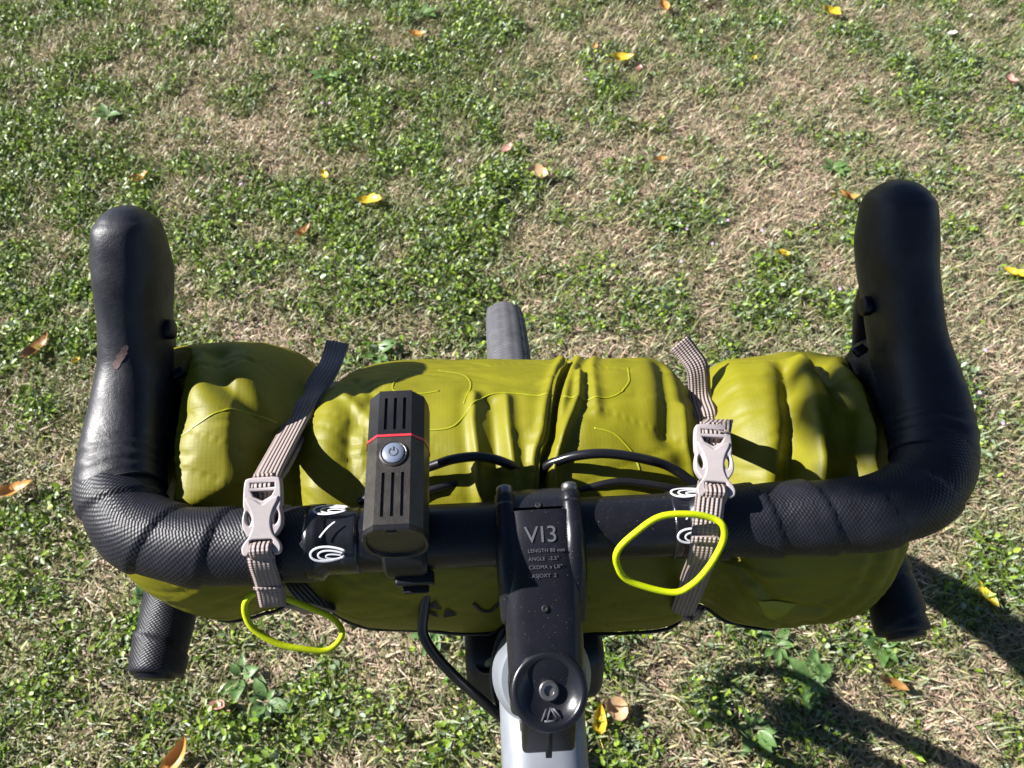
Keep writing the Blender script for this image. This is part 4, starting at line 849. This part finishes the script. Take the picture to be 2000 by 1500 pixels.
# rear end cap, lens, mount
V, F = [], []
for y, s in ((YR + .0004, 1.0), (YR - .0012, 1.015), (YR - .0022, .99), (YR - .0022, .90), (YR - .0010, .86)):
    for a, b in PROF: V.append((LX + a * s, y, LZ + b * s))
F = [(i * M + k, (i + 1) * M + k, (i + 1) * M + (k + 1) % M, i * M + (k + 1) % M) for i in range(4) for k in range(M)] + [tuple(4 * M + k for k in range(M))]
mk('rear_cap', V, F, M_PLAST, lp, sharp=40)
V, F = box((LX, YR - .0012, LZ + .0140), (.0045, .003, .0022), None, .0004); mk('port_tab', V, F, M_LAMP, lp)
V, F = lathe([(.0115, 0), (.0115, .002), (.0100, .0026), (0, .0030)], 32, (LX, YF - .0012, LZ), (0, 1, 0)); mk('lens', V, F, plain('lamp_glass', (.5, .52, .55), .12, 0, .6, .05, 50, .0), lp)
def ring_at(x, a0, a1, r0, r1, hw): V, F = ring(a0, a1, r0, r1, hw); V = V + [x, 0, 0]; return V, F
V, F = ring_at(LX, -80, 262, .0160, .0196, .0105); mt = mk('bar_mount', V, F, M_PLAST, lp, sharp=35)
V, F = box((LX, .006, .0208), (.020, .036, .006), None, .0012); mk('mount_rail', V, F, M_PLAST, mt)
V, F = box((LX + .0035, -.0185, -.0075), (.019, .007, .010), Matrix.Rotation(R(12), 3, 'X'), .0015); mk('mount_latch', V, F, M_PLAST, mt)
V, F = box((LX + .0035, -.0215, -.0120), (.013, .006, .004), Matrix.Rotation(R(12), 3, 'X'), .001); mk('latch_tab', V, F, M_DARK, mt)

# ================================================================== unseen TREE, added behind the rider so its branch shades the right brake hood
TB = (-1.75, -1.35, 0); tree = empty('tree', TB, 'unseen leafy tree, added behind the rider so its low branch shades the right brake hood', 'tree')
M_BARK = plain('bark', (.12, .085, .06), .9, 0, .2, .35, 30, .8)
def wtube(P, r, M=14): return sweep(spline(P, 6), np.interp(np.linspace(0, 1, (len(P) - 1) * 6 + 1), np.linspace(0, 1, len(r)), r), M, (1, 0, 0))
tip = np.array([.236, .085, ZB + .02]) + np.array(to_sun) * 1.75
tk = [(-1.75, -1.35, -.1), (-1.74, -1.36, .8), (-1.70, -1.40, 1.9), (-1.72, -1.50, 3.0), (-1.75, -1.60, 4.0)]
br = [(-1.70, -1.39, 1.9), (-1.52, -.80, 2.25), (-1.28, -.10, 2.25), tuple(tip)]
L = [wtube(tk, [.11, .09, .07, .05, .02]), wtube(br, [.04, .028, .018, .006], 10)]; tw = []
for k in range(9):
    a = k * 2.4; h = 2.1 + .2 * k; L.append(wtube([(-1.71, -1.42, h - .3), (-1.71 + .5 * math.cos(a), -1.45 + .5 * math.sin(a), h + .25), (-1.71 + .95 * math.cos(a), -1.5 + .95 * math.sin(a), h + .45)], [.03, .018, .005], 8)); tw.append((-1.71 + .75 * math.cos(a), -1.48 + .75 * math.sin(a), h + .38))
V, F, uv = join(L); mk('trunk', V, F, M_BARK, tree, rel=False)
rng = np.random.default_rng(5); cen = []
for c in tw: cen += [np.array(c) + rng.normal(0, .26, 3) for _ in range(420)]
for t in np.linspace(.35, .86, 7): cen += [np.array(spline(br, 10)[int(t * 30)]) + rng.normal(0, .09, 3) * [1, .8, .7] for _ in range(28)]
# the drooping spray at the branch tip
for _ in range(300): cen.append(tip + np.clip(rng.normal(0, 1, 3), -1.25, 1.25) * [.03, .066, .03])
cen = np.array(cen)
tland = (cen[:, 2] - ZB - .03) / to_sun.z; lx = cen[:, 0] - to_sun.x * tland; ly = cen[:, 1] - to_sun.y * tland
cen = cen[~((abs(ly - .06) < .16) & (lx < .165))]; n = len(cen); az = rng.random(n) * 6.283; ti = rng.normal(0, .6, n); L_ = .045 + .03 * rng.random(n)  # leaves that would shade the bar further left are dropped
cols = lerp((.05, .11, .02), (.11, .17, .03), rng.random(n))
crown = leaflets('crown', cen[:, :2] - np.array(TB)[:2], cen[:, 2], L_, L_ * .5, az, ti, cols, M_GRASS); crown.parent = tree
